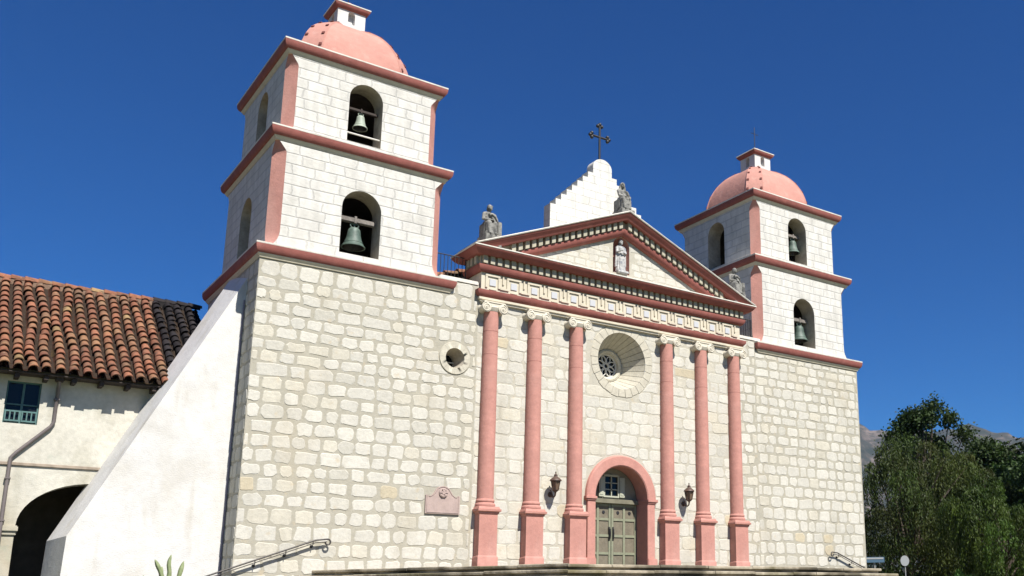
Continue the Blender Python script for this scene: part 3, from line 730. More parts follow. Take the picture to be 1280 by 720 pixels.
for k in range(25):
    e = math.radians(79) * k / 24; r = DA * math.cos(e) ** .92; c = .20 + .42 * (r / DA)
    rows.append([(TX_ + x, TY + y, DZ + DH * math.sin(e)) for x, y in dome_plan(r, min(c, r * .6))])
mb = MB(); mb.grid(rows, close=True); mb.build('dome', 'pink_dome', tower, 25)
for q in range(4):
    b = MB(); i0, i1 = [(1, 2), (3, 4), (5, 6), (7, 0)][q]; R2 = []
    for k, row in enumerate(rows):
        e = math.radians(79) * k / 24; a, c2 = Vector(row[i0]), Vector(row[i1]); dd = (c2 - a).normalized(); o = Vector(((a + c2).x / 2 - TX_, (a + c2).y / 2 - TY, 0)).normalized()
        o = (o * math.cos(e) + Vector((0, 0, math.sin(e)))).normalized(); R2.append([a, a + o * .06 + dd * .02, c2 + o * .06 - dd * .02, c2])
        if k in (4, 8, 12, 16, 20):
            for p, sg in ((a + dd * .10, 1), (c2 - dd * .10, -1)):
                t_ = dd.cross(o).normalized(); V = []
                for du in (-.05, .05):
                    for dv in (-.055, .055):
                        for dw_ in (.03, .095): V.append(p + dd * du + t_ * dv + o * dw_)
                b.mesh(V, [(0, 1, 3, 2), (4, 6, 7, 5), (0, 4, 5, 1), (2, 3, 7, 6), (0, 2, 6, 4), (1, 5, 7, 3)], 1)
    b.grid(R2); b.build('dome_rib', ['pink_dome', 'brick_red'], tower, 35)
mb = MB(); LH = .53; hole = arch(0, .13, 19.82, 20.2, 12)
for k in range(4):
    a = k * PI / 2; ca, sa = round(math.cos(a)), round(math.sin(a))
    def w(u, z, dep=0):
        x, y = u, -(LH - dep); return (TX_ + ca * x - sa * y, TY + sa * x + ca * y, z)
    mb.poly([(-LH, 19.3), (LH, 19.3), (LH, 20.42), (-LH, 20.42)], [hole], lambda u, z: w(u, z), 0); mb.strip(hole, lambda u, z: w(u, z), lambda u, z: w(u, z, .2), 0); mb.poly(hole, [], lambda u, z: w(u, z, .2), 0)
mb.build('lantern', ['white', 'reveal'], tower)
b = MB(); b.sweep_rect([(-.05, 20.36), (.03, 20.36), (.10, 20.42), (.14, 20.50), (.14, 20.53), (-.05, 20.53)], TX_ - LH, TX_ + LH, TY - LH, TY + LH); b.build('lantern_cornice', 'red', tower, 30)
b = MB(); b.sweep_rect([(-.4, 20.53), (.15, 20.53), (.16, 20.55), (.15, 20.58), (-.1, 20.64), (-.4, 20.64)], TX_ - LH, TX_ + LH, TY - LH, TY + LH); b.build('lantern_coping', 'coping', tower, 30)
b = MB(); b.lathe([(.40, 20.60), (.385, 20.70), (.32, 20.82), (.2, 20.91), (.08, 20.95), (.001, 20.96)], (TX_, TY, 0), n=24); b.build('lantern_dome', 'pink_dome', tower, 60)
b = MB(); b.tube([(TX_, TY, 20.9), (TX_, TY, 22.15)], .018, 6); b.tube([(TX_ - .25, TY, 21.78), (TX_ + .25, TY, 21.78)], .016, 6); b.build('cross', 'iron', tower)
tower.location += Vector((.075, .15, .06)); tower2 = copy_tree(tower, (2 * TX + .055, 0, 0))
for t_ in (tower, tower2): t_.parent = church; t_.matrix_parent_inverse = church.matrix_basis.inverted()

# bells: things hung in the arches
def bell(name, loc, R, H, span, matn, label, beam_mat='yoke'):
    t = thing(name, loc, label, 'bell', 'bells hanging in the belfry arches')
    x, y, z = loc                                        # loc = crown of the bell
    b = MB(); pr = [(R * .90, -H * .99), (R, -H), (R * 1.0, -H * .965), (R * .90, -H * .90), (R * .78, -H * .78), (R * .66, -H * .60), (R * .58, -H * .40), (R * .54, -H * .22), (R * .50, -H * .10), (R * .38, -H * .02), (R * .15, 0), (.001, 0)]
    b.lathe(pr, loc, n=32); b.lathe([(R * .90, -H * .99), (R * .8, -H * .86), (R * .6, -H * .55), (R * .45, -H * .15), (.001, -H * .1)], loc, n=32, mi=1)
    b.lathe([(R * .80, -H * .80), (R * .815, -H * .785), (R * .79, -H * .77)], loc, n=32)
    b.build('bell_body', [matn, 'iron'], t, 40)
    b = MB(); 
    for s in (-1, 1): b.tube([(x + s * R * .12, y, z - .01), (x + s * R * .34, y, z + R * .14), (x + s * R * .36, y, z + R * .30), (x + s * R * .2, y, z + R * .42), (x + s * R * .06, y, z + R * .3)], R * .065, 8)
    b.tube([(x, y, z - .02), (x, y, z + R * .55)], R * .07, 8); b.build('crown', matn, t, 50)
    b = MB(); bz = z + R * .45; b.bevbox(x - span, x + span, y - R * .22, y + R * .22, bz, bz + R * .42, .02); b.box(x - R * .1, x + R * .1, y - R * .25, y + R * .25, bz - .02, bz + R * .55); b.build('yoke', beam_mat, t, 40)
    b = MB(); b.tube([(x, y, z - H * .2), (x, y, z - H * 1.06)], R * .05, 6); b.lathe([(.001, -H * 1.16), (R * .12, -H * 1.12), (R * .13, -H * 1.05), (.001, -H * .98)], loc, n=10); b.build('clapper', 'iron', t)
    return t
bell('bell', (-10.55, .58, 11.07), .40, .70, .655, 'bell_green', 'large green verdigris bell in the lower arch of the near left tower')
ub = bell('bell', (-10.48, .88, 15.37), .26, .48, .60, 'bell_pale', 'small pale bell in the upper arch of the near left tower', 'wood_dark')
b = MB(); b.tube([(-11.06, .60, 14.50), (-9.85, .60, 14.50)], .03, 8); b.build('crossbar', 'tracery', ub)
bell('bell', (10.86, .77, 11.14), .40, .72, .78, 'bell_green', 'green bell in the lower arch of the far right tower')
bell('bell', (10.84, .97, 15.42), .34, .62, .66, 'bell_green', 'dark green bell in the upper arch of the far right tower')

# roof railings at both sides of the pediment (fixed to the church)
for sx in (-1, 1):
    b = MB(); X0, X1 = (6.35, 7.62)
    for z in (10.0, 10.86): b.tube([(sx * X0, .62, z), (sx * X1, .62, z)], .02, 6)
    n = 9
    for k in range(n + 1): x = X0 + (X1 - X0) * k / n; b.tube([(sx * x, .62, 9.84), (sx * x, .62, 10.87)], .013 if k not in (0, n) else .022, 5)
    b.build('roof_railing', 'iron', church)

# buttress: wedge against the left side of the near tower
mb = MB()
fr = [(-13.675, 8.86), (-17.80, .55), (-17.89, ZB), (-13.675, ZB)]; bk = [(-13.675, 9.42), (-13.675, 9.42), (-18.04, .50), (-18.14, ZB), (-13.675, ZB)]
def dens(a, b, n): return [(a[0] + (b[0] - a[0]) * k / n, a[1] + (b[1] - a[1]) * k / n) for k in range(n)]
F = dens(fr[0], fr[1], 14) + dens(fr[1], fr[2], 4) + [fr[2]]; B = dens(bk[1], bk[2], 14) + dens(bk[2], bk[3], 4) + [bk[3]]
mb.poly(F + [fr[3]], [], lambda u, z: (u, 1.2, z))
f2 = [(x, 1.2, z) for x, z in F]; mid = []; b2 = [(x, 3.3, z) for x, z in B]
rf = [[(a[0] + (c[0] - a[0]) * t, a[1] + (c[1] - a[1]) * t, a[2] + (c[2] - a[2]) * t ) for a, c in zip(f2, b2)] for t in (0, .03, .3, .6, 1)]
mb.grid(rf)
mb.build('buttress', 'white', church)
b = MB(); b.tube([(-13.72, 1.16, 8.1), (-13.72, 1.16, ZB)], .02, 8); b.build('corner_shade', 'corner_shade', church)  # thin mauve tube standing in for the tower's shadow line on the buttress

# ------------------------------------------------------------------ friary wing
wing = thing('friary_wing', (-24, 3, GZ), 'low whitewashed wing with clay barrel-tile roof left of the church', 'building')
WY = 3.0; WL, WR = -42, -13.9
mb = MB(); holes = []; AX = -17.02; arches = []
x = AX
while x > -40: holes.append(arch(x, 1.87, ZB + .05, .90, 22, 1.30)); arches.append(x); x -= 5.2
WZ = 5.25
wins = [(-19.56, -18.70, 3.83, 5.08)]; xw = -19.13 - 5.2
while xw > -40: wins.append((xw - .43, xw + .43, 3.83, 5.08)); xw -= 5.2
for w_ in wins: holes.append([(w_[0], w_[2]), (w_[1], w_[2]), (w_[1], w_[3]), (w_[0], w_[3])])
mb.poly([(WL, ZB), (WR, ZB), (WR, WZ + .35), (WL, WZ + .35)], holes, lambda u, z: (u, WY, z))
for h in holes: mb.strip(h, lambda u, z: (u, WY, z), lambda u, z: (u, WY + (.16 if len(h) == 4 else .7), z))
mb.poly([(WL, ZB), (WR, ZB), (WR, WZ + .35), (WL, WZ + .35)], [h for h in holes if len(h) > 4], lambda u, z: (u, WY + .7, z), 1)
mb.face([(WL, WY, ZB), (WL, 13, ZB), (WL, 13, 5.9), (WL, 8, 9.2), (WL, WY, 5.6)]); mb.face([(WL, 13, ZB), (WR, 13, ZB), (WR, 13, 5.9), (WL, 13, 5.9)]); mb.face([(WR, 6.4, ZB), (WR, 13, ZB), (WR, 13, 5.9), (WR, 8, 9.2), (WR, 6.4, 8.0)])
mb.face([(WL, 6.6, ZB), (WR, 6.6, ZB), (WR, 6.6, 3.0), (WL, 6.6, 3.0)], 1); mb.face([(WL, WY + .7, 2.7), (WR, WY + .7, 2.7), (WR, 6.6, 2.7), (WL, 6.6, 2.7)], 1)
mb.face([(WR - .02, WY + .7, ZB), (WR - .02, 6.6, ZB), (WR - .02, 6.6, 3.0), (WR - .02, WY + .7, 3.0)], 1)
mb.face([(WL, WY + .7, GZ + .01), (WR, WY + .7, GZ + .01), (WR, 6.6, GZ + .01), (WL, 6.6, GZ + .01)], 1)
wl = mb.build('wall', ['wing', 'dark_in'], wing, 30)
b = MB(); b.bevbox(WL, -16.2, WY - .05, WY + .01, 2.61, 2.70, .012); b.build('string_course', 'band', wing, 40)
for i, x in enumerate(arches):
    for sx in (-1, 1):
        if i == 0 and sx == 1: continue
        b = MB(); X = sorted((x + sx * 1.80, x + sx * 2.62)); b.bevbox(X[0], X[1], WY - .10, WY + .6, .72, .90, .03); b.bevbox(X[0] + .03, X[1] - .03, WY - .05, WY + .55, .62, .73, .02); b.build('impost', 'wing', wing, 40)
RD = -15.22  # roof tiles right of this x are near black
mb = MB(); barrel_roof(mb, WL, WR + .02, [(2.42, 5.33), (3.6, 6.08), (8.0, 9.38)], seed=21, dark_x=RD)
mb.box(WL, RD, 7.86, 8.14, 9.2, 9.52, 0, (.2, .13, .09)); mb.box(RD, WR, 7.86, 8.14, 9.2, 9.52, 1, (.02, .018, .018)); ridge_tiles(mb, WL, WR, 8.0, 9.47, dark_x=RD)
mb.face([(WL, 8, 9.35), (WR, 8, 9.35), (WR, 13.6, 5.6), (WL, 13.6, 5.6)], 0, (.25, .09, .05))
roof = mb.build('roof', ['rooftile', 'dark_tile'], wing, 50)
b = MB(); x = WL + .3
while x < WR - 1.3: b.bevbox(x - .06, x + .06, 2.5, 3.0, 5.10, 5.23, .01); x += .72
b.box(WL, WR - 1.0, 2.44, 3.0, 5.24, 5.27); b.build('rafter_tails', 'wood_dark', roof)
for i, (x0, x1, z0, z1) in enumerate(wins):
    b = MB(); y = WY + .10
    for a in ((x0, x0 + .045, z0, z1), (x1 - .045, x1, z0, z1), (x0 + .045, x1 - .045, z0, z0 + .045), (x0 + .045, x1 - .045, z1 - .045, z1), ((x0 + x1) / 2 - .03, (x0 + x1) / 2 + .03, z0 + .05, z1 - .05), (x0 + .05, (x0 + x1) / 2 - .03, z0 + .55, z0 + .59), ((x0 + x1) / 2 + .03, x1 - .05, z0 + .55, z0 + .59)): b.box(a[0], a[1], y, y + .05, a[2], a[3])
    wd = b.build('window', 'teal', wing)
    b = MB(); b.face([(x0, y + .045, z0), (x1, y + .045, z0), (x1, y + .045, z1), (x0, y + .045, z1)]); b.build('pane', 'glass', wd)
    b = MB(); xm = (x0 + x1) / 2
    for s0, s1 in ((x0 + .03, xm - .02), (xm + .02, x1 - .03)):
        for z in (z0 + .06, z0 + .34): b.box(s0, s1, WY + .03, WY + .06, z, z + .045)
        for k in range(4): xx = s0 + (s1 - s0 - .035) * k / 3; b.box(xx, xx + .035, WY + .03, WY + .06, z0 + .105, z0 + .34)
    b.build('shutter_rail', 'teal', wd)
b = MB(); b.tube([(-18.30, 2.70, 5.22), (-18.30, 2.80, 5.08), (-18.29, 2.92, 4.95), (-18.29, 2.92, 3.95), (-18.36, 2.92, 3.80), (-19.12, 2.92, 2.98), (-19.24, 2.92, 2.82), (-19.24, 2.92, GZ)], .05, 10)
dp = b.build('downpipe', 'pipe', wing, 50)
b = MB(); b.bevbox(-18.41, -18.19, 2.58, 2.86, 5.13, 5.27, .02); b.build('rainwater_hopper', 'wood_dark', dp, 40)
for z in (4.6, 2.2, 1.0):
    b = MB(); xx = -18.29 if z > 3 else -19.24; b.bevbox(xx - .075, xx + .075, 2.86, 3.0, z, z + .05, .008); b.build('pipe_clip', 'pipe', dp, 40)

# ------------------------------------------------------------------ terrace and steps
steps = thing('stone_steps', (0, -4, GZ), 'wide worn sandstone steps and landing in front of the church', 'steps')
base = [Vector((-11.25, .0)), Vector((-7.5, -8.5)), Vector((4.2, -8.9)), Vector((11.6, .0))]
def offs(d):
    r = []; n = len(base); lines = []
    for a, b in zip(base, base[1:]):
        t = (b - a).normalized(); nn = Vector((t.y, -t.x)); lines.append((a + nn * d, t))
    def inter(l1, l2):
        (p, r_), (q, s_) = l1, l2; c = r_.x * s_.y - r_.y * s_.x; t = ((q - p).x * s_.y - (q - p).y * s_.x) / c; return p + r_ * t
    pts = [inter(lines[0], (Vector((0, -.002)), Vector((1, 0))))] + [inter(lines[i], lines[i + 1]) for i in range(2)] + [inter(lines[2], (Vector((0, -.002)), Vector((1, 0))))]
    return pts
rnd = random.Random(5)
for k in range(12):
    zt = -.35 - .17 * k; P0 = offs(.5 * k); Pn = offs(.5 * k + .10)
    mb = MB(); fn = lambda z: (lambda u, v: (u, v, z))
    q = [(p.x, p.y) for p in P0]; qn = [(p.x, p.y) for p in Pn]
    # slabs of the nosing, laid with narrow joints
    for i in range(3):
        a, b = Pn[i], Pn[i + 1]; a2, b2 = offs(.5 * k - .5)[i], offs(.5 * k - .5)[i + 1]
        L_ = (b - a).length; s = 0
        while s < L_:
            e = min(L_, s + rnd.uniform(.8, 1.7)); 
            if L_ - e < .5: e = L_
            g_ = .006; t0, t1 = (s + g_) / L_, (e - g_) / L_; dz = rnd.uniform(-.010, .010); dv = rnd.uniform(-.012, .012)
            nn = Vector(((b - a).y, -(b - a).x)).normalized()
            A = a.lerp(b, t0) + nn * dv; B_ = a.lerp(b, t1) + nn * dv; C_ = a2.lerp(b2, t1); D_ = a2.lerp(b2, t0)
            sec = [(0, -.012), (-.012, 0), (-.3, 0)]
            zz = zt + dz
            r0 = [(A.x - nn.x * .015, A.y - nn.y * .015, zz - .085), (A.x, A.y, zz - .07), (A.x, A.y, zz - .022), (A.x - nn.x * .02, A.y - nn.y * .02, zz), (D_.x, D_.y, zz)]
            r1 = [(B_.x - nn.x * .015, B_.y - nn.y * .015, zz - .085), (B_.x, B_.y, zz - .07), (B_.x, B_.y, zz - .022), (B_.x - nn.x * .02, B_.y - nn.y * .02, zz), (C_.x, C_.y, zz)]
            mb.grid([r0, r1]); mb.face([r0[0], r1[0], (B_.x - nn.x * .2, B_.y - nn.y * .2, zz - .085), (A.x - nn.x * .2, A.y - nn.y * .2, zz - .085)])
            mb.face(r0); mb.face(r1)
            s = e
    q = [(p.x, p.y) for p in P0]
    mb.grid([[(x, y, zt - .17) for x, y in q], [(x, y, zt - .02) for x, y in q]]); mb.face([(x, y, zt - .022) for x, y in q])
    mb.build('landing' if k == 0 else 'step', 'step', steps, 35)

# ------------------------------------------------------------------ wall lanterns, plaque, handrails
def wall_lantern(x, z, label):
    t = thing('wall_lantern', (x, -.02, z), label, 'lantern', 'lanterns on the church front')
    y = -.38
    b = MB(); b.lathe([(.001, -.045), (.085, -.04), (.10, -.02), (.10, 0)], (x, -.0, z - .18), 'y', 16)
    b.tube([(x, -.03, z - .18), (x, -.16, z - .27), (x, -.28, z - .29), (x, -.36, z - .24), (x, -.38, z - .16), (x, -.38, z - .08)], [.03, .028, .026, .026, .03, .05], 8)
    b.tube([(x, -.03, z - .02), (x, -.10, z - .10), (x, -.2, z - .24)], .018, 6); b.build('bracket', 'brown_iron', t, 50)
    body = MB(); pr = [(.06, z - .10), (.10, z - .06), (.125, z - .04), (.185, z + .26)]
    for k in range(6):
        a = 2 * PI * k / 6; c_, s_ = math.cos(a), math.sin(a)
        body.tube([(x + r * c_, y + r * s_, zz) for r, zz in pr[1:]], .014, 6)
    body.lathe([(.04, z - .12), (.10, z - .085), (.13, z - .05), (.13, z - .03), (.06, z - .03)], (x, y, 0), n=6); body.lathe([(.17, z + .24), (.20, z + .25), (.20, z + .28), (.17, z + .28)], (x, y, 0), n=6)
    bo = body.build('lantern_cage', 'brown_iron', t, 30)
    g_ = MB(); g_.lathe([(.112, z - .03), (.172, z + .25)], (x, y, 0), n=6); g_.build('lantern_glass', 'glass_amber', t)
    r = MB(); r.lathe([(.20, z + .28), (.225, z + .285), (.20, z + .33), (.12, z + .40), (.07, z + .43), (.06, z + .47), (.075, z + .49), (.03, z + .53), (.018, z + .57), (.03, z + .59), (.001, z + .63)], (x, y, 0), n=12); r.build('lantern_cap', 'brown_iron', t, 40)
MT['glass_amber'] = mat('amber_glass', (.13, .085, .06), .25, spec=.5)
wall_lantern(-2.99, 2.60, 'brown wall lantern between the second and third pink columns from the left')
wall_lantern(3.16, 2.58, 'brown wall lantern between the first and second pink columns right of the door')

pq = thing('wall_plaque', (-7.17, 0, 1.55), 'mauve stone memorial plaque with scrolled top on the church front', 'plaque')
mb = MB(); pts = [(-.62, 0), (.62, 0), (.62, .60), (.575, .62), (.54, .56)]
for k in range(9): a = PI * 1.5 - (PI / 2) * k / 8; 
pts += [(.47, .565), (.36, .64), (.29, .74), (.22, .85), (.11, .91), (0, .93)]
pts = pts + [(-p[0], p[1]) for p in pts[2:-1][::-1]]
o = lambda dy: (lambda u, z: (-7.17 + u, dy, 1.54 + z))
mb.poly(pts, [], o(-.06)); mb.strip(pts, o(-.06), o(.02)); sm = [(p[0] * .93, .035 + p[1] * .93) for p in pts]
mb.strip(sm, o(-.063), o(-.075)); sm2 = [(p[0] * .90, .05 + p[1] * .90) for p in pts]; mb.strip(sm, o(-.075), lambda u, z: o(-.075)(u * .97, .03 + z * .96)); mb.strip([(u * .97, .03 + z * .96) for u, z in sm], o(-.075), o(-.058))
mb.build('plaque_slab', 'plaque', pq, 30)
mb = MB(); mb.lathe([(.001, -.12), (.06, -.12), (.08, -.10), (.12, -.115), (.155, -.10), (.165, -.06)], (-7.17, 0, 2.24), 'y', 20)
for k in range(6): a = 2 * PI * k / 6; mb.tube([(-7.17 + .03 * math.cos(a), -.115, 2.24 + .03 * math.sin(a)), (-7.17 + .14 * math.cos(a), -.125, 2.24 + .14 * math.sin(a))], .012, 5)
mb.build('emblem', 'plaque', pq, 40)

def handrail(pts, dirx, label, brackets):
    t = thing('handrail', (pts[0][0], 0, pts[0][2]), label, 'handrail')
    b = MB(); P = [Vector(p) for p in pts]; e = P[-1]
    cur = [e + Vector((dirx * (.02 + .08 * math.sin(a)), 0, -.085 + .085 * math.cos(a))) for a in [PI * k / 8 for k in range(0, 13)]]
    b.tube(P + cur, .026, 10); b.build('rail', 'rail_iron', t, 50)
    b = MB(); Q = [p + Vector((0, .02, -.075)) for p in P]; b.tube(Q, .015, 8)
    b.build('lower_rail', 'rail_iron', t, 50)
    for s in brackets:
        p = P[0].lerp(P[1], s); b = MB(); b.tube([p, p + Vector((0, .0, -.12)), p + Vector((0, .06, -.16)), p + Vector((0, .16, -.16))], .014, 6)
        b.lathe([(.001, -.035), (.045, -.03), (.05, 0)], (p.x, -.02, p.z - .16), 'y', 10); b.build('bracket', 'iron', t, 40)
handrail([(-15.3, -.17, -.88), (-11.35, -.17, .55), (-11.0, -.17, .59)], 1, 'long iron handrail sloping up the stone wall at lower left', (.12, .33, .56, .78, .98))
handrail([(14.4, -.17, -.30), (11.75, -.17, .66), (11.45, -.17, .69)], -1, 'short iron handrail on the stone wall at lower right', (.3, .66, .97))

# ------------------------------------------------------------------ statues
def sculpt(name, parts, voxel, matn, parent, smooth_it=2):
    bm = bmesh.new()
    for p in parts:
        if p[0] == 'e':
            _, c, r = p[:3]; rot = p[3] if len(p) > 3 else (0, 0, 0)
            from mathutils import Euler
            mtx = Matrix.Translation(c) @ Euler(rot).to_matrix().to_4x4() @ Matrix.Diagonal((*r, 1))
            bmesh.ops.create_icosphere(bm, subdivisions=3, radius=1, matrix=mtx)
        elif p[0] == 'c':
            _, a, ra, b, rb = p; tmp = bmesh.new()
            for q, r in ((a, ra), (b, rb)): bmesh.ops.create_icosphere(tmp, subdivisions=2, radius=r, matrix=Matrix.Translation(q))
            res = bmesh.ops.convex_hull(tmp, input=tmp.verts[:]); bmesh.ops.delete(tmp, geom=list(set(g_ for g_ in res['geom_interior'] + res['geom_unused'] if isinstance(g_, bmesh.types.BMVert))), context='VERTS')
            tmp.verts.index_update(); vs = [bm.verts.new(v.co) for v in tmp.verts]
            for f in tmp.faces: bm.faces.new([vs[v.index] for v in f.verts])
            tmp.free()
        elif p[0] == 'b':
            _, a, b = p; m_ = Matrix.Translation((Vector(a) + Vector(b)) / 2) @ Matrix.Diagonal((b[0] - a[0], b[1] - a[1], b[2] - a[2], 1)); bmesh.ops.create_cube(bm, size=1, matrix=m_)
        elif p[0] == 'r':                                   # robe: rings (z, cx, cy, rx, ry) with folds
            rings = p[1]; nf = p[2]; amp = p[3]; rows = []
            for (z, cx, cy, rx, ry) in rings:
                row = []
                t = (z - rings[0][0]) / (rings[-1][0] - rings[0][0])
                for i in range(64):
                    a = 2 * PI * i / 64; k = 1 + amp * (1 - t * .7) * math.sin(nf * a + 1.3 * math.sin(2 * a) + t * 1.2)
                    row.append(bm.verts.new((cx + rx * k * math.cos(a), cy + ry * k * math.sin(a), z)))
                rows.append(row)
            for r0, r1 in zip(rows, rows[1:]):
                for i in range(64): j = (i + 1) % 64; bm.faces.new((r0[i], r0[j], r1[j], r1[i]))
            bm.faces.new(rows[0][::-1]); bm.faces.new(rows[-1])
    bmesh.ops.recalc_face_normals(bm, faces=bm.faces)
    me = bpy.data.meshes.new('tmp'); bm.to_mesh(me); bm.free(); o = bpy.data.objects.new('tmp', me); COL.objects.link(o)
    m_ = o.modifiers.new('r', 'REMESH'); m_.mode = 'VOXEL'; m_.voxel_size = voxel
    s_ = o.modifiers.new('s', 'SMOOTH'); s_.iterations = smooth_it; s_.factor = .5
    dg = bpy.context.evaluated_depsgraph_get(); me2 = bpy.data.meshes.new_from_object(o.evaluated_get(dg)); bpy.data.objects.remove(o)
    for pl in me2.polygons: pl.use_smooth = True
    me2.materials.clear(); me2.materials.append(MT[matn]); me2.name = name
    ob = bpy.data.objects.new(name, me2); COL.objects.link(ob); attach(ob, parent); return ob
def head(c, s, yaw=0, veil=False, tilt=0):
    """head parts about 0.25 m high at s=1; faces -y turned by yaw"""
    cy_, sy_ = math.cos(yaw), math.sin(yaw)
    def w(x, y, z): return (c[0] + s * (x * cy_ - y * sy_), c[1] + s * (x * sy_ + y * cy_), c[2] + s * (z + tilt * -y))
    P = [('e', w(0, .01, .0), (.085 * s, .105 * s, .12 * s)), ('e', w(0, -.045, -.055), (.06 * s, .06 * s, .065 * s)), ('c', w(0, -.095, .015), .012 * s, w(0, -.118, -.025), .019 * s),
         ('e', w(0, -.09, .045), (.06 * s, .025 * s, .014 * s)), ('e', w(0, -.09, -.06), (.026 * s, .02 * s, .01 * s)), ('e', w(0, -.082, -.10), (.025 * s, .024 * s, .022 * s)), ('e', w(.086, .01, -.01), (.014 * s, .025 * s, .035 * s)), ('e', w(-.086, .01, -.01), (.014 * s, .025 * s, .035 * s))]
    if veil: P += [('e', w(0, .03, .03), (.11 * s, .12 * s, .125 * s)), ('c', w(-.08, .05, -.02), .06 * s, w(-.11, .04, -.24), .075 * s), ('c', w(.08, .05, -.02), .06 * s, w(.11, .04, -.24), .075 * s)]
    else: P += [('e', w(0, .03, .05), (.095 * s, .108 * s, .10 * s)), ('e', w(0, .09, -.02), (.075 * s, .06 * s, .09 * s))]
    return P
def hand(p, d, s=1.0):
    """palm and four fingers curling over, thumb at the side"""
    p = Vector(p); d = Vector(d).normalized(); side = d.cross(Vector((0, 0, 1))).normalized()
    P = [('c', p, .032 * s, p + d * .07 * s, .034 * s)]
    for k, l in zip((-1.5, -.5, .5, 1.5), (.055, .07, .066, .05)):
        a = p + d * .09 * s + side * k * .019 * s; m_ = a + d * l * .6 * s - Vector((0, 0, .012 * s)); P += [('c', a, .0105 * s, m_, .0095 * s), ('c', m_, .0095 * s, m_ + d * l * .35 * s - Vector((0, 0, .03 * s)), .008 * s)]
    P.append(('c', p + d * .03 * s + side * .03 * s, .013 * s, p + d * .085 * s + side * .055 * s - Vector((0, 0, .02 * s)), .010 * s)); return P
def seated(loc, label, yaw_head, variant, lean=0):
    x, y, z = loc
    t = thing('seated_statue', loc, label, 'statue', 'weathered stone figures on the pediment')
    b = MB(); b.bevbox(x - .30, x + .34, y - .36, y + .36, z - .35, z + .10, .02); b.bevbox(x - .25, x + .36, y - .10, y + .34, z + .10, z + .60, .03)
    if variant != 1: b.bevbox(x + .20, x + .36, y - .30, y - .04, z + .10, z + .64, .02)
    b.build('seat_block', 'statue', t, 40)
    Wp = lambda dx, dy, dz: (x + dx, y + dy, z + dz)
    P = [('r', [(z + .10, x - .02, y - .16, .23, .17), (z + .25, x - .02, y - .17, .21, .16), (z + .42, x - .02, y - .17, .21, .16), (z + .52, x - .02, y - .15, .20, .17)], 11, .10),
         ('c', Wp(-.12, .06, .58), .13, Wp(-.13, -.24, .54), .10), ('c', Wp(.10, .06, .58), .13, Wp(.10, -.24, .53), .10),
         ('c', Wp(-.13, -.25, .53), .095, Wp(-.12, -.28, .18), .075), ('c', Wp(.10, -.25, .52), .095, Wp(.09, -.29, .18), .075),
         ('c', Wp(-.12, -.30, .13), .05, Wp(-.13, -.38, .12), .038), ('c', Wp(.09, -.30, .13), .05, Wp(.10, -.39, .12), .038),
         ('e', Wp(0, .08, .62), (.20, .17, .16)), ('e', Wp(lean * .03, .05, .85), (.17, .13, .22)), ('c', Wp(-.15 + lean * .05, .05, .99), .075, Wp(.15 + lean * .05, .05, .99), .075),
         ('c', Wp(lean * .05, .04, 1.0), .06, Wp(lean * .06, .01, 1.12), .05)]
    hx = lean * .07
    P += head(Wp(hx, -.01, 1.21), .98, yaw_head, variant == 1, .15)
    if variant == 0:      # one hand raised to the chest, other arm resting on the lap
        P += [('c', Wp(-.21, .04, .97), .07, Wp(-.27, -.03, .73), .06), ('c', Wp(-.27, -.03, .73), .06, Wp(-.10, -.22, .68), .042)] + hand(Wp(-.08, -.22, .68), (1, -.2, -.1))
        P += [('c', Wp(.21, .04, .97), .07, Wp(.26, -.06, .74), .06), ('c', Wp(.26, -.06, .74), .055, Wp(.10, -.20, .84), .042)] + hand(Wp(.09, -.2, .85), (-.8, 0, .5))
        P += [('c', Wp(-.05, -.10, .95), .05, Wp(.14, -.18, .60), .06)]
    else:
        P += [('c', Wp(-.20, .04, .97), .075, Wp(-.25, -.08, .74), .062), ('c', Wp(-.25, -.08, .74), .058, Wp(-.12, -.28, .64), .042)] + hand(Wp(-.11, -.29, .64), (.5, -.6, -.2))
        P += [('c', Wp(.20, .04, .97), .075, Wp(.28, -.04, .74), .062), ('c', Wp(.28, -.04, .74), .058, Wp(.16, -.26, .64), .042)] + hand(Wp(.15, -.27, .64), (-.4, -.7, -.4))
        P += [('c', Wp(-.16, .02, .95), .05, Wp(.18, -.14, .62), .055), ('c', Wp(.16, .10, .95), .08, Wp(.24, .12, .5), .10)]
    sculpt('figure', P, .016, 'statue', t, 1)
seated((-5.80, -.06, 11.53), 'seated stone figure with bowed head on the left end of the pediment', .35, 0)
seated((.18, -.05, 13.95), 'dark weathered seated figure at the peak of the pediment', -.2, 1, -.5)
seated((6.12, -.06, 11.50), 'seated stone figure on the right end of the pediment beside the far tower', .2, 0, .6)
st = thing('standing_statue', (.18, .14, 11.44), 'pale standing robed statue in the arched pediment niche', 'statue')
x, y, z = .18, .12, 11.43
b = MB(); b.bevbox(x - .26, x + .26, y - .22, y + .22, z, z + .10, .02); b.build('plinth', 'statue_paint', st, 40)
Wp = lambda dx, dy, dz: (x + dx, y + dy, z + dz)
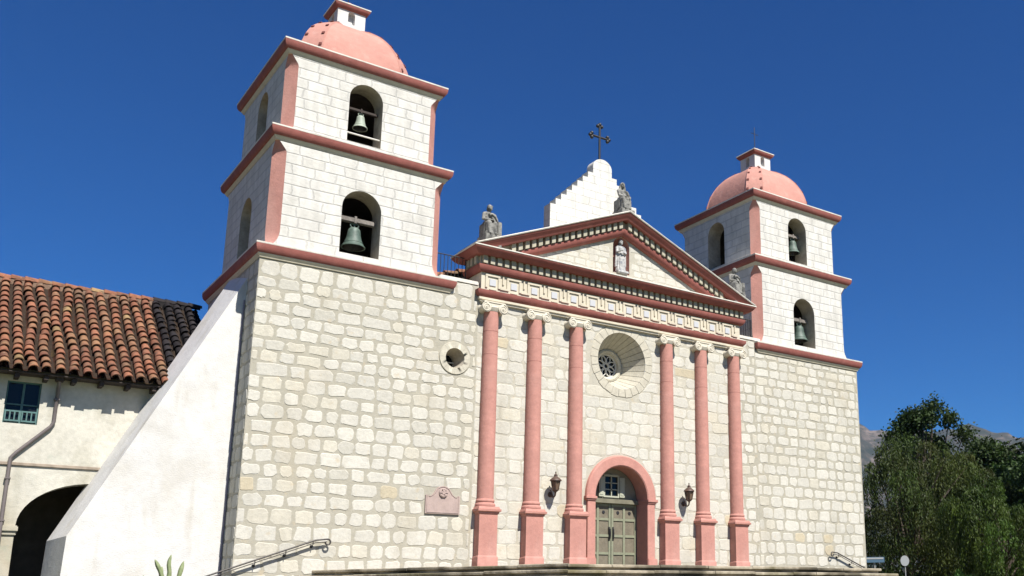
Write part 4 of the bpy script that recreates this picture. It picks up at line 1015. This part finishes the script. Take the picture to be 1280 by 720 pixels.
P = [('r', [(z + .08, x, y, .22, .17), (z + .30, x, y, .195, .15), (z + .60, x, y - .01, .175, .135), (z + .82, x, y, .155, .12), (z + .93, x, y, .145, .11), (z + 1.06, x, y, .165, .12), (z + 1.15, x, y, .14, .10)], 9, .11),
     ('c', Wp(-.13, 0, 1.12), .065, Wp(.13, 0, 1.12), .065), ('c', Wp(0, 0, 1.12), .052, Wp(0, -.01, 1.25), .045),
     ('c', Wp(-.17, 0, 1.10), .058, Wp(-.22, -.04, .88), .05), ('c', Wp(-.22, -.04, .88), .048, Wp(-.12, -.19, .92), .036), ('c', Wp(.17, 0, 1.10), .058, Wp(.21, -.05, .88), .05), ('c', Wp(.21, -.05, .88), .048, Wp(.07, -.18, .84), .036),
     ('c', Wp(.19, .0, 1.08), .06, Wp(.22, .03, .35), .06), ('c', Wp(-.19, .02, 1.08), .055, Wp(-.22, .03, .30), .055)]
P += hand(Wp(-.11, -.19, .92), (.6, -.3, .3), .9) + hand(Wp(.06, -.18, .84), (-.9, -.2, .1), .9) + head(Wp(0, -.02, 1.33), .92, .1, False) + [('e', Wp(0, .04, 1.31), (.09, .085, .15))]
sculpt('figure', P, .013, 'statue_paint', st, 1)

# ------------------------------------------------------------------ cactus
cz0 = GZ; ct = thing('cactus', (-15.5, -.5, cz0), 'pale green columnar cactus in front of the white buttress', 'cactus')
def stem(pts, r, name='stem'):
    b = MB(); pts = [Vector(p) for p in pts]; rows = []; n = 20
    for i, p in enumerate(pts):
        d = (pts[min(i + 1, len(pts) - 1)] - pts[max(i - 1, 0)]).normalized(); a = d.cross(Vector((.2, 1, .1))).normalized(); c = a.cross(d)
        t = i / (len(pts) - 1); rr = r * (1 if t < .8 else max(.15, math.sqrt(max(0, 1 - ((t - .8) / .2) ** 2)))) * (.93 + .07 * math.sin(i * 1.1))
        rows.append([p + (a * math.cos(2 * PI * k / n) + c * math.sin(2 * PI * k / n)) * rr * (1 + (.16 if k % 4 == 0 else -.06 if k % 4 == 2 else 0)) for k in range(n)])
    b.grid(rows, close=True, caps=True); b.build(name, 'cactus', ct, 70)
def bez(a, b, c, n=22): return [Vector(a) * (1 - t) ** 2 + Vector(b) * 2 * t * (1 - t) + Vector(c) * t * t for t in [k / n for k in range(n + 1)]]
stem([(-15.44 + .02 * math.sin(k), -.5, cz0 + (2.42) * k / 26) for k in range(27)], .062)
stem(bez((-15.43, -.5, -1.3), (-15.50, -.5, -.65), (-15.83, -.52, -.12)), .058)
stem(bez((-15.40, -.45, -1.6), (-15.22, -.45, -.9), (-15.08, -.45, -.15)), .062)
stem(bez((-15.5, -.40, -1.7), (-15.62, -.38, -.8), (-15.60, -.36, -.30)), .055)
stem(bez((-15.5, -.60, -1.9), (-15.9, -.65, -1.2), (-16.1, -.65, -.55)), .058)

# ------------------------------------------------------------------ trees
def leaves_mesh(name, pos, up, size, cols, parent, asp=.45):
    n = len(pos); rng = np.random.RandomState(n)
    a = up + rng.normal(0, .35, (n, 3)); a /= np.linalg.norm(a, axis=1)[:, None]
    r = rng.normal(0, 1, (n, 3)); b = np.cross(a, r); b /= np.linalg.norm(b, axis=1)[:, None]
    s = size * rng.uniform(.6, 1.35, n); L = a * (s / 2)[:, None]; Wd = b * (s * asp / 2)[:, None]
    V = np.stack([pos - L, pos + Wd * 1.0 - L * .1, pos + L, pos - Wd - L * .1], 1).reshape(-1, 3)
    me = bpy.data.meshes.new(name); me.vertices.add(4 * n); me.vertices.foreach_set('co', V.ravel().astype(np.float32))
    me.loops.add(4 * n); me.loops.foreach_set('vertex_index', np.arange(4 * n, dtype=np.int32)); me.polygons.add(n); me.polygons.foreach_set('loop_start', np.arange(0, 4 * n, 4, dtype=np.int32))
    me.update(calc_edges=True); me.validate()
    ca = me.color_attributes.new('Col', 'FLOAT_COLOR', 'POINT'); C4 = np.ones((4 * n, 4), np.float32); C4[:, :3] = np.repeat(cols, 4, 0); ca.data.foreach_set('color', C4.ravel())
    me.materials.append(MT['leaf']); o = bpy.data.objects.new(name, me); COL.objects.link(o); attach(o, parent); return o
def tree(kind, name, base, H, rad, label, seed, nclump, nleaf, leaf, tint, crown_lo=.25, droop=0, shape=1.0, spread=1.0, lobes=None):
    rng = np.random.RandomState(seed); t = thing(name, base, label, 'tree', 'trees right of the church')
    bx, by, bz = base; tr = MB(); th = H * .42
    lean = rng.normal(0, .06, 2) * H
    P = [Vector((bx + lean[0] * k / 6 + rng.normal(0, .10), by + lean[1] * k / 6 + rng.normal(0, .10), bz + th * k / 6)) for k in range(7)]
    R0 = H * .024; tr.tube(P, [R0 * (1.35 if k == 0 else 1 - .07 * k) for k in range(7)], 10)
    limbs = MB(); ends = []
    cl = []
    for k in range(nclump):
        u = rng.uniform(crown_lo, 1.0); prof = math.sin(PI * min(1, (u - crown_lo) / (1 - crown_lo) * .86 + .10)) ** .7
        if shape < 1: prof *= 1 - (1 - shape) * u
        a = rng.uniform(0, 2 * PI); rr = rad * prof * math.sqrt(rng.uniform(.12, 1)) * (1 + .22 * math.sin(3 * a + seed))
        c = np.array([bx + lean[0] * u + rr * math.cos(a), by + lean[1] * u + rr * math.sin(a), bz + H * u]); cl.append((c, rad * rng.uniform(.16, .30) * spread))
    for (dx, dy, zz, r_) in (lobes or ()): cl.append((np.array([bx + dx, by + dy, bz + zz]), r_))
    for k in range(0, len(cl), max(1, len(cl) // 22)):
        c = cl[k][0]; s = P[int(rng.randint(3, 7))]; e = Vector(c); m_ = s.lerp(e, .5) + Vector((0, 0, (e - s).length * .10)) + Vector(rng.normal(0, .2, 3))
        limbs.tube([s, s.lerp(m_, .5) + Vector(rng.normal(0, .1, 3)), m_, m_.lerp(e, .6), e], [R0 * .5, R0 * .4, R0 * .28, R0 * .16, R0 * .06], 6)
    tro = tr.build('trunk', 'bark', t, 60); limbs.build('limbs', 'bark', tro, 60)
    pos, up, cols = [], [], []
    per = nleaf // len(cl)
    for c, r in cl:
        b = rng.uniform(.55, 1.45); hue = rng.uniform(-.10, .18)
        base_c = np.array(tint) * b * np.array([1 + hue, 1, 1 - abs(hue)])
        if droop:
            ns = max(3, per // 26)
            for s_ in range(ns):
                d = rng.normal(0, 1, 3); d /= np.linalg.norm(d); st_ = c + d * r * np.array([1, 1, .55]) * rng.uniform(.5, 1) ** .5
                ln = rng.uniform(.8, 2.4) * droop; m_ = 26; tt = np.sort(rng.uniform(0, 1, m_)); o_ = d[:2] * .5
                pp = st_ + np.stack([o_[0] * tt * .8, o_[1] * tt * .8, .35 * np.sin(tt * 2) - ln * tt ** 1.4], 1) + rng.normal(0, .09, (m_, 3))
                pos.append(pp); up.append(np.tile([o_[0] * .4, o_[1] * .4, -1.0], (m_, 1))); cols.append(base_c * rng.uniform(.75, 1.25, (m_, 1)))
        else:
            nt_ = max(3, per // 9)
            for s_ in range(nt_):
                d = rng.normal(0, 1, 3); d /= np.linalg.norm(d); q = c + d * r * np.array([1.05, 1.05, .75]) * rng.uniform(.25, 1.05) ** .6
                m_ = 9; pp = q + rng.normal(0, leaf * 1.15, (m_, 3)); pos.append(pp); up.append(np.tile(d * .6 + [0, 0, -.25], (m_, 1)) + rng.normal(0, .5, (m_, 3))); cols.append(base_c * rng.uniform(.75, 1.3, (m_, 1)))
    leaves_mesh('crown', np.concatenate(pos), np.concatenate(up), leaf, np.concatenate(cols), t, .28 if droop else .55)
    return t
def at(u, v, dist):
    d = F_ + R_ * ((u - 826.7) / 1240.4) - U_ * ((v - 460.2) / 1240.4); k = dist / math.hypot(d.x, d.y); return CP + d * k
def ground_at(u, dist): p = at(u, 700, dist); return (p.x, p.y, GZ)
PEP = (.040, .060, .011); OAK = (.024, .045, .010); EUC = (.044, .070, .024)
tree('p', 'pepper_tree', ground_at(1126, 80), 13.2, 5.8, 'drooping olive-green pepper tree nearest the church corner', 11, 46, 60000, .24, PEP, .36, 1.9, 1, .74)
tree('p', 'pepper_tree', ground_at(1182, 84), 12.6, 4.6, 'drooping brownish-green pepper tree second from the church corner', 12, 36, 46000, .24, (.040, .052, .010), .38, 1.8, 1, .74)
tree('b', 'broadleaf_tree', ground_at(1174, 100), 18.6, 4.5, 'tallest loose-crowned tree with branches against the sky', 13, 34, 21000, .34, OAK, .52, 0, .8, .66, lobes=((.4, -.3, 19.4, .8), (-1.0, .6, 18.3, .7), (1.5, -1.2, 18.2, .7), (2.6, -2.0, 16.6, .9), (-3.0, 2.2, 16.4, .8), (3.4, -2.6, 15.0, .9)))
tree('b', 'broadleaf_tree', ground_at(1240, 92), 14.0, 5.4, 'glossy dark green tree behind the right-hand pepper tree', 14, 46, 24000, .34, (.027, .052, .010), .32, 0, .85, .62)
tree('p', 'pepper_tree', ground_at(1258, 74), 9.2, 4.2, 'lower bright green drooping tree at the right edge of the photo', 15, 34, 40000, .22, (.042, .074, .009), .34, 1.5, 1, .74)
tree('b', 'broadleaf_tree', ground_at(1300, 88), 13.4, 5.2, 'dark broad tree cut off by the right edge behind the others', 16, 40, 20000, .34, OAK, .25, 0)
# undergrowth: separate shrubs below the trees
for i, (u, d, h, r) in enumerate(((1105, 92, 3.6, 3.2), (1150, 96, 3.4, 3.4), (1198, 70, 2.6, 1.2), (1222, 94, 4.0, 3.6), (1262, 98, 4.2, 3.8), (1310, 90, 4.2, 3.4))):
    lab = ['dark shrub behind the round sign', 'dark shrub between the trunks of the two left pepper trees', 'small bright green bush right of the second trunk', 'dark shrub under the middle tree', 'dark shrub under the lower right tree', 'dark shrub beyond the right edge of the trees'][i]
    rng = np.random.RandomState(40 + i); bpos = ground_at(u, d); t = thing('shrub', bpos, lab, 'shrub', 'shrubs under the trees')
    N_ = 5200; dd = rng.normal(0, 1, (N_, 3)); dd /= np.linalg.norm(dd, axis=1)[:, None]; k = rng.uniform(.35, 1, (N_, 1)) ** .5
    lum = 1 + .25 * np.sin(dd[:, :1] * 7 + i) * np.cos(dd[:, 1:2] * 6)
    pos = np.array(bpos) + dd * k * np.array([r, r, h * .5]) * lum + np.array([0, 0, h * .5])
    cc = np.array((.05, .11, .02) if i == 2 else (.022, .032, .012)) * rng.uniform(.6, 1.4, (N_, 1))
    leaves_mesh('foliage', pos, dd, .34 if i != 2 else .2, cc, t, .6)
    b = MB()
    for k in range(4): e = Vector(bpos) + Vector((rng.normal(0, r * .3), rng.normal(0, r * .3), h * .6)); b.tube([bpos, Vector(bpos).lerp(e, .5) + Vector((.1, 0, .1)), e], [.06, .045, .02], 6)
    b.build('stems', 'bark', t, 60)

# ------------------------------------------------------------------ signs beyond the church corner
p = at(1131, 701, 62); t = thing('round_sign', (p.x, p.y, GZ), 'round pale sign on a thin post under the trees', 'sign')
b = MB(); b.tube([(p.x, p.y, GZ), (p.x, p.y, p.z + .2)], .03, 8); b.build('post', 'steel', t)
tow = (CP - p); tow.z = 0; tow.normalize(); sd_ = tow.cross(Vector((0, 0, 1)))
b = MB(); n = 24
for k_, off in ((0, .035), (1, .06)):
    pass
r0 = [p + tow * .035 + sd_ * (.25 * math.cos(2 * PI * k / n)) + Vector((0, 0, .31 * math.sin(2 * PI * k / n))) for k in range(n)]; r1 = [q + tow * .025 for q in r0]; b.grid([r0, r1], close=True, caps=True); b.build('sign_disc', 'sign', t, 40)
p = at(1093, 700, 58); t = thing('panel_sign', (p.x, p.y, GZ), 'small blue-grey panel sign beside the church corner', 'sign')
b = MB(); b.tube([(p.x, p.y, GZ), (p.x, p.y, p.z)], .04, 8); b.build('post', 'steel', t)
V = [p + sd_ * a_ + Vector((0, 0, c_)) + tow * d_ for d_ in (.05, .10) for c_ in (-.14, .16) for a_ in (-.55, .55)]
b = MB(); b.mesh(V, [(0, 2, 3, 1), (4, 5, 7, 6), (0, 1, 5, 4), (2, 6, 7, 3), (0, 4, 6, 2), (1, 3, 7, 5)]); b.build('sign_panel', 'sign_blue', t)
V = [p + sd_ * a_ + Vector((0, 0, c_)) + tow * d_ for d_ in (.101, .11) for c_ in (.04, .13) for a_ in (-.5, .5)]
b = MB(); b.mesh(V, [(0, 2, 3, 1), (4, 5, 7, 6), (0, 1, 5, 4), (2, 6, 7, 3), (0, 4, 6, 2), (1, 3, 7, 5)]); b.build('sign_strip', 'sign', t)

# ------------------------------------------------------------------ air
hz = MB(); hz.box(-5600, 6200, -3200, 6300, GZ - 80, 1150)
MT['haze'] = bpy.data.materials.new('haze'); MT['haze'].use_nodes = True
hn = MT['haze'].node_tree; hn.nodes.clear(); ho = hn.nodes.new('ShaderNodeOutputMaterial'); hv = hn.nodes.new('ShaderNodeVolumePrincipled')
hv.inputs['Color'].default_value = (.46, .68, 1, 1); hv.inputs['Density'].default_value = 3.2e-5; hv.inputs['Anisotropy'].default_value = .0
hn.links.new(hv.outputs[0], ho.inputs['Volume'])
tag(hz.build('haze', 'haze'), 'thin blue air between the church and the mountains', None, None, 'stuff')
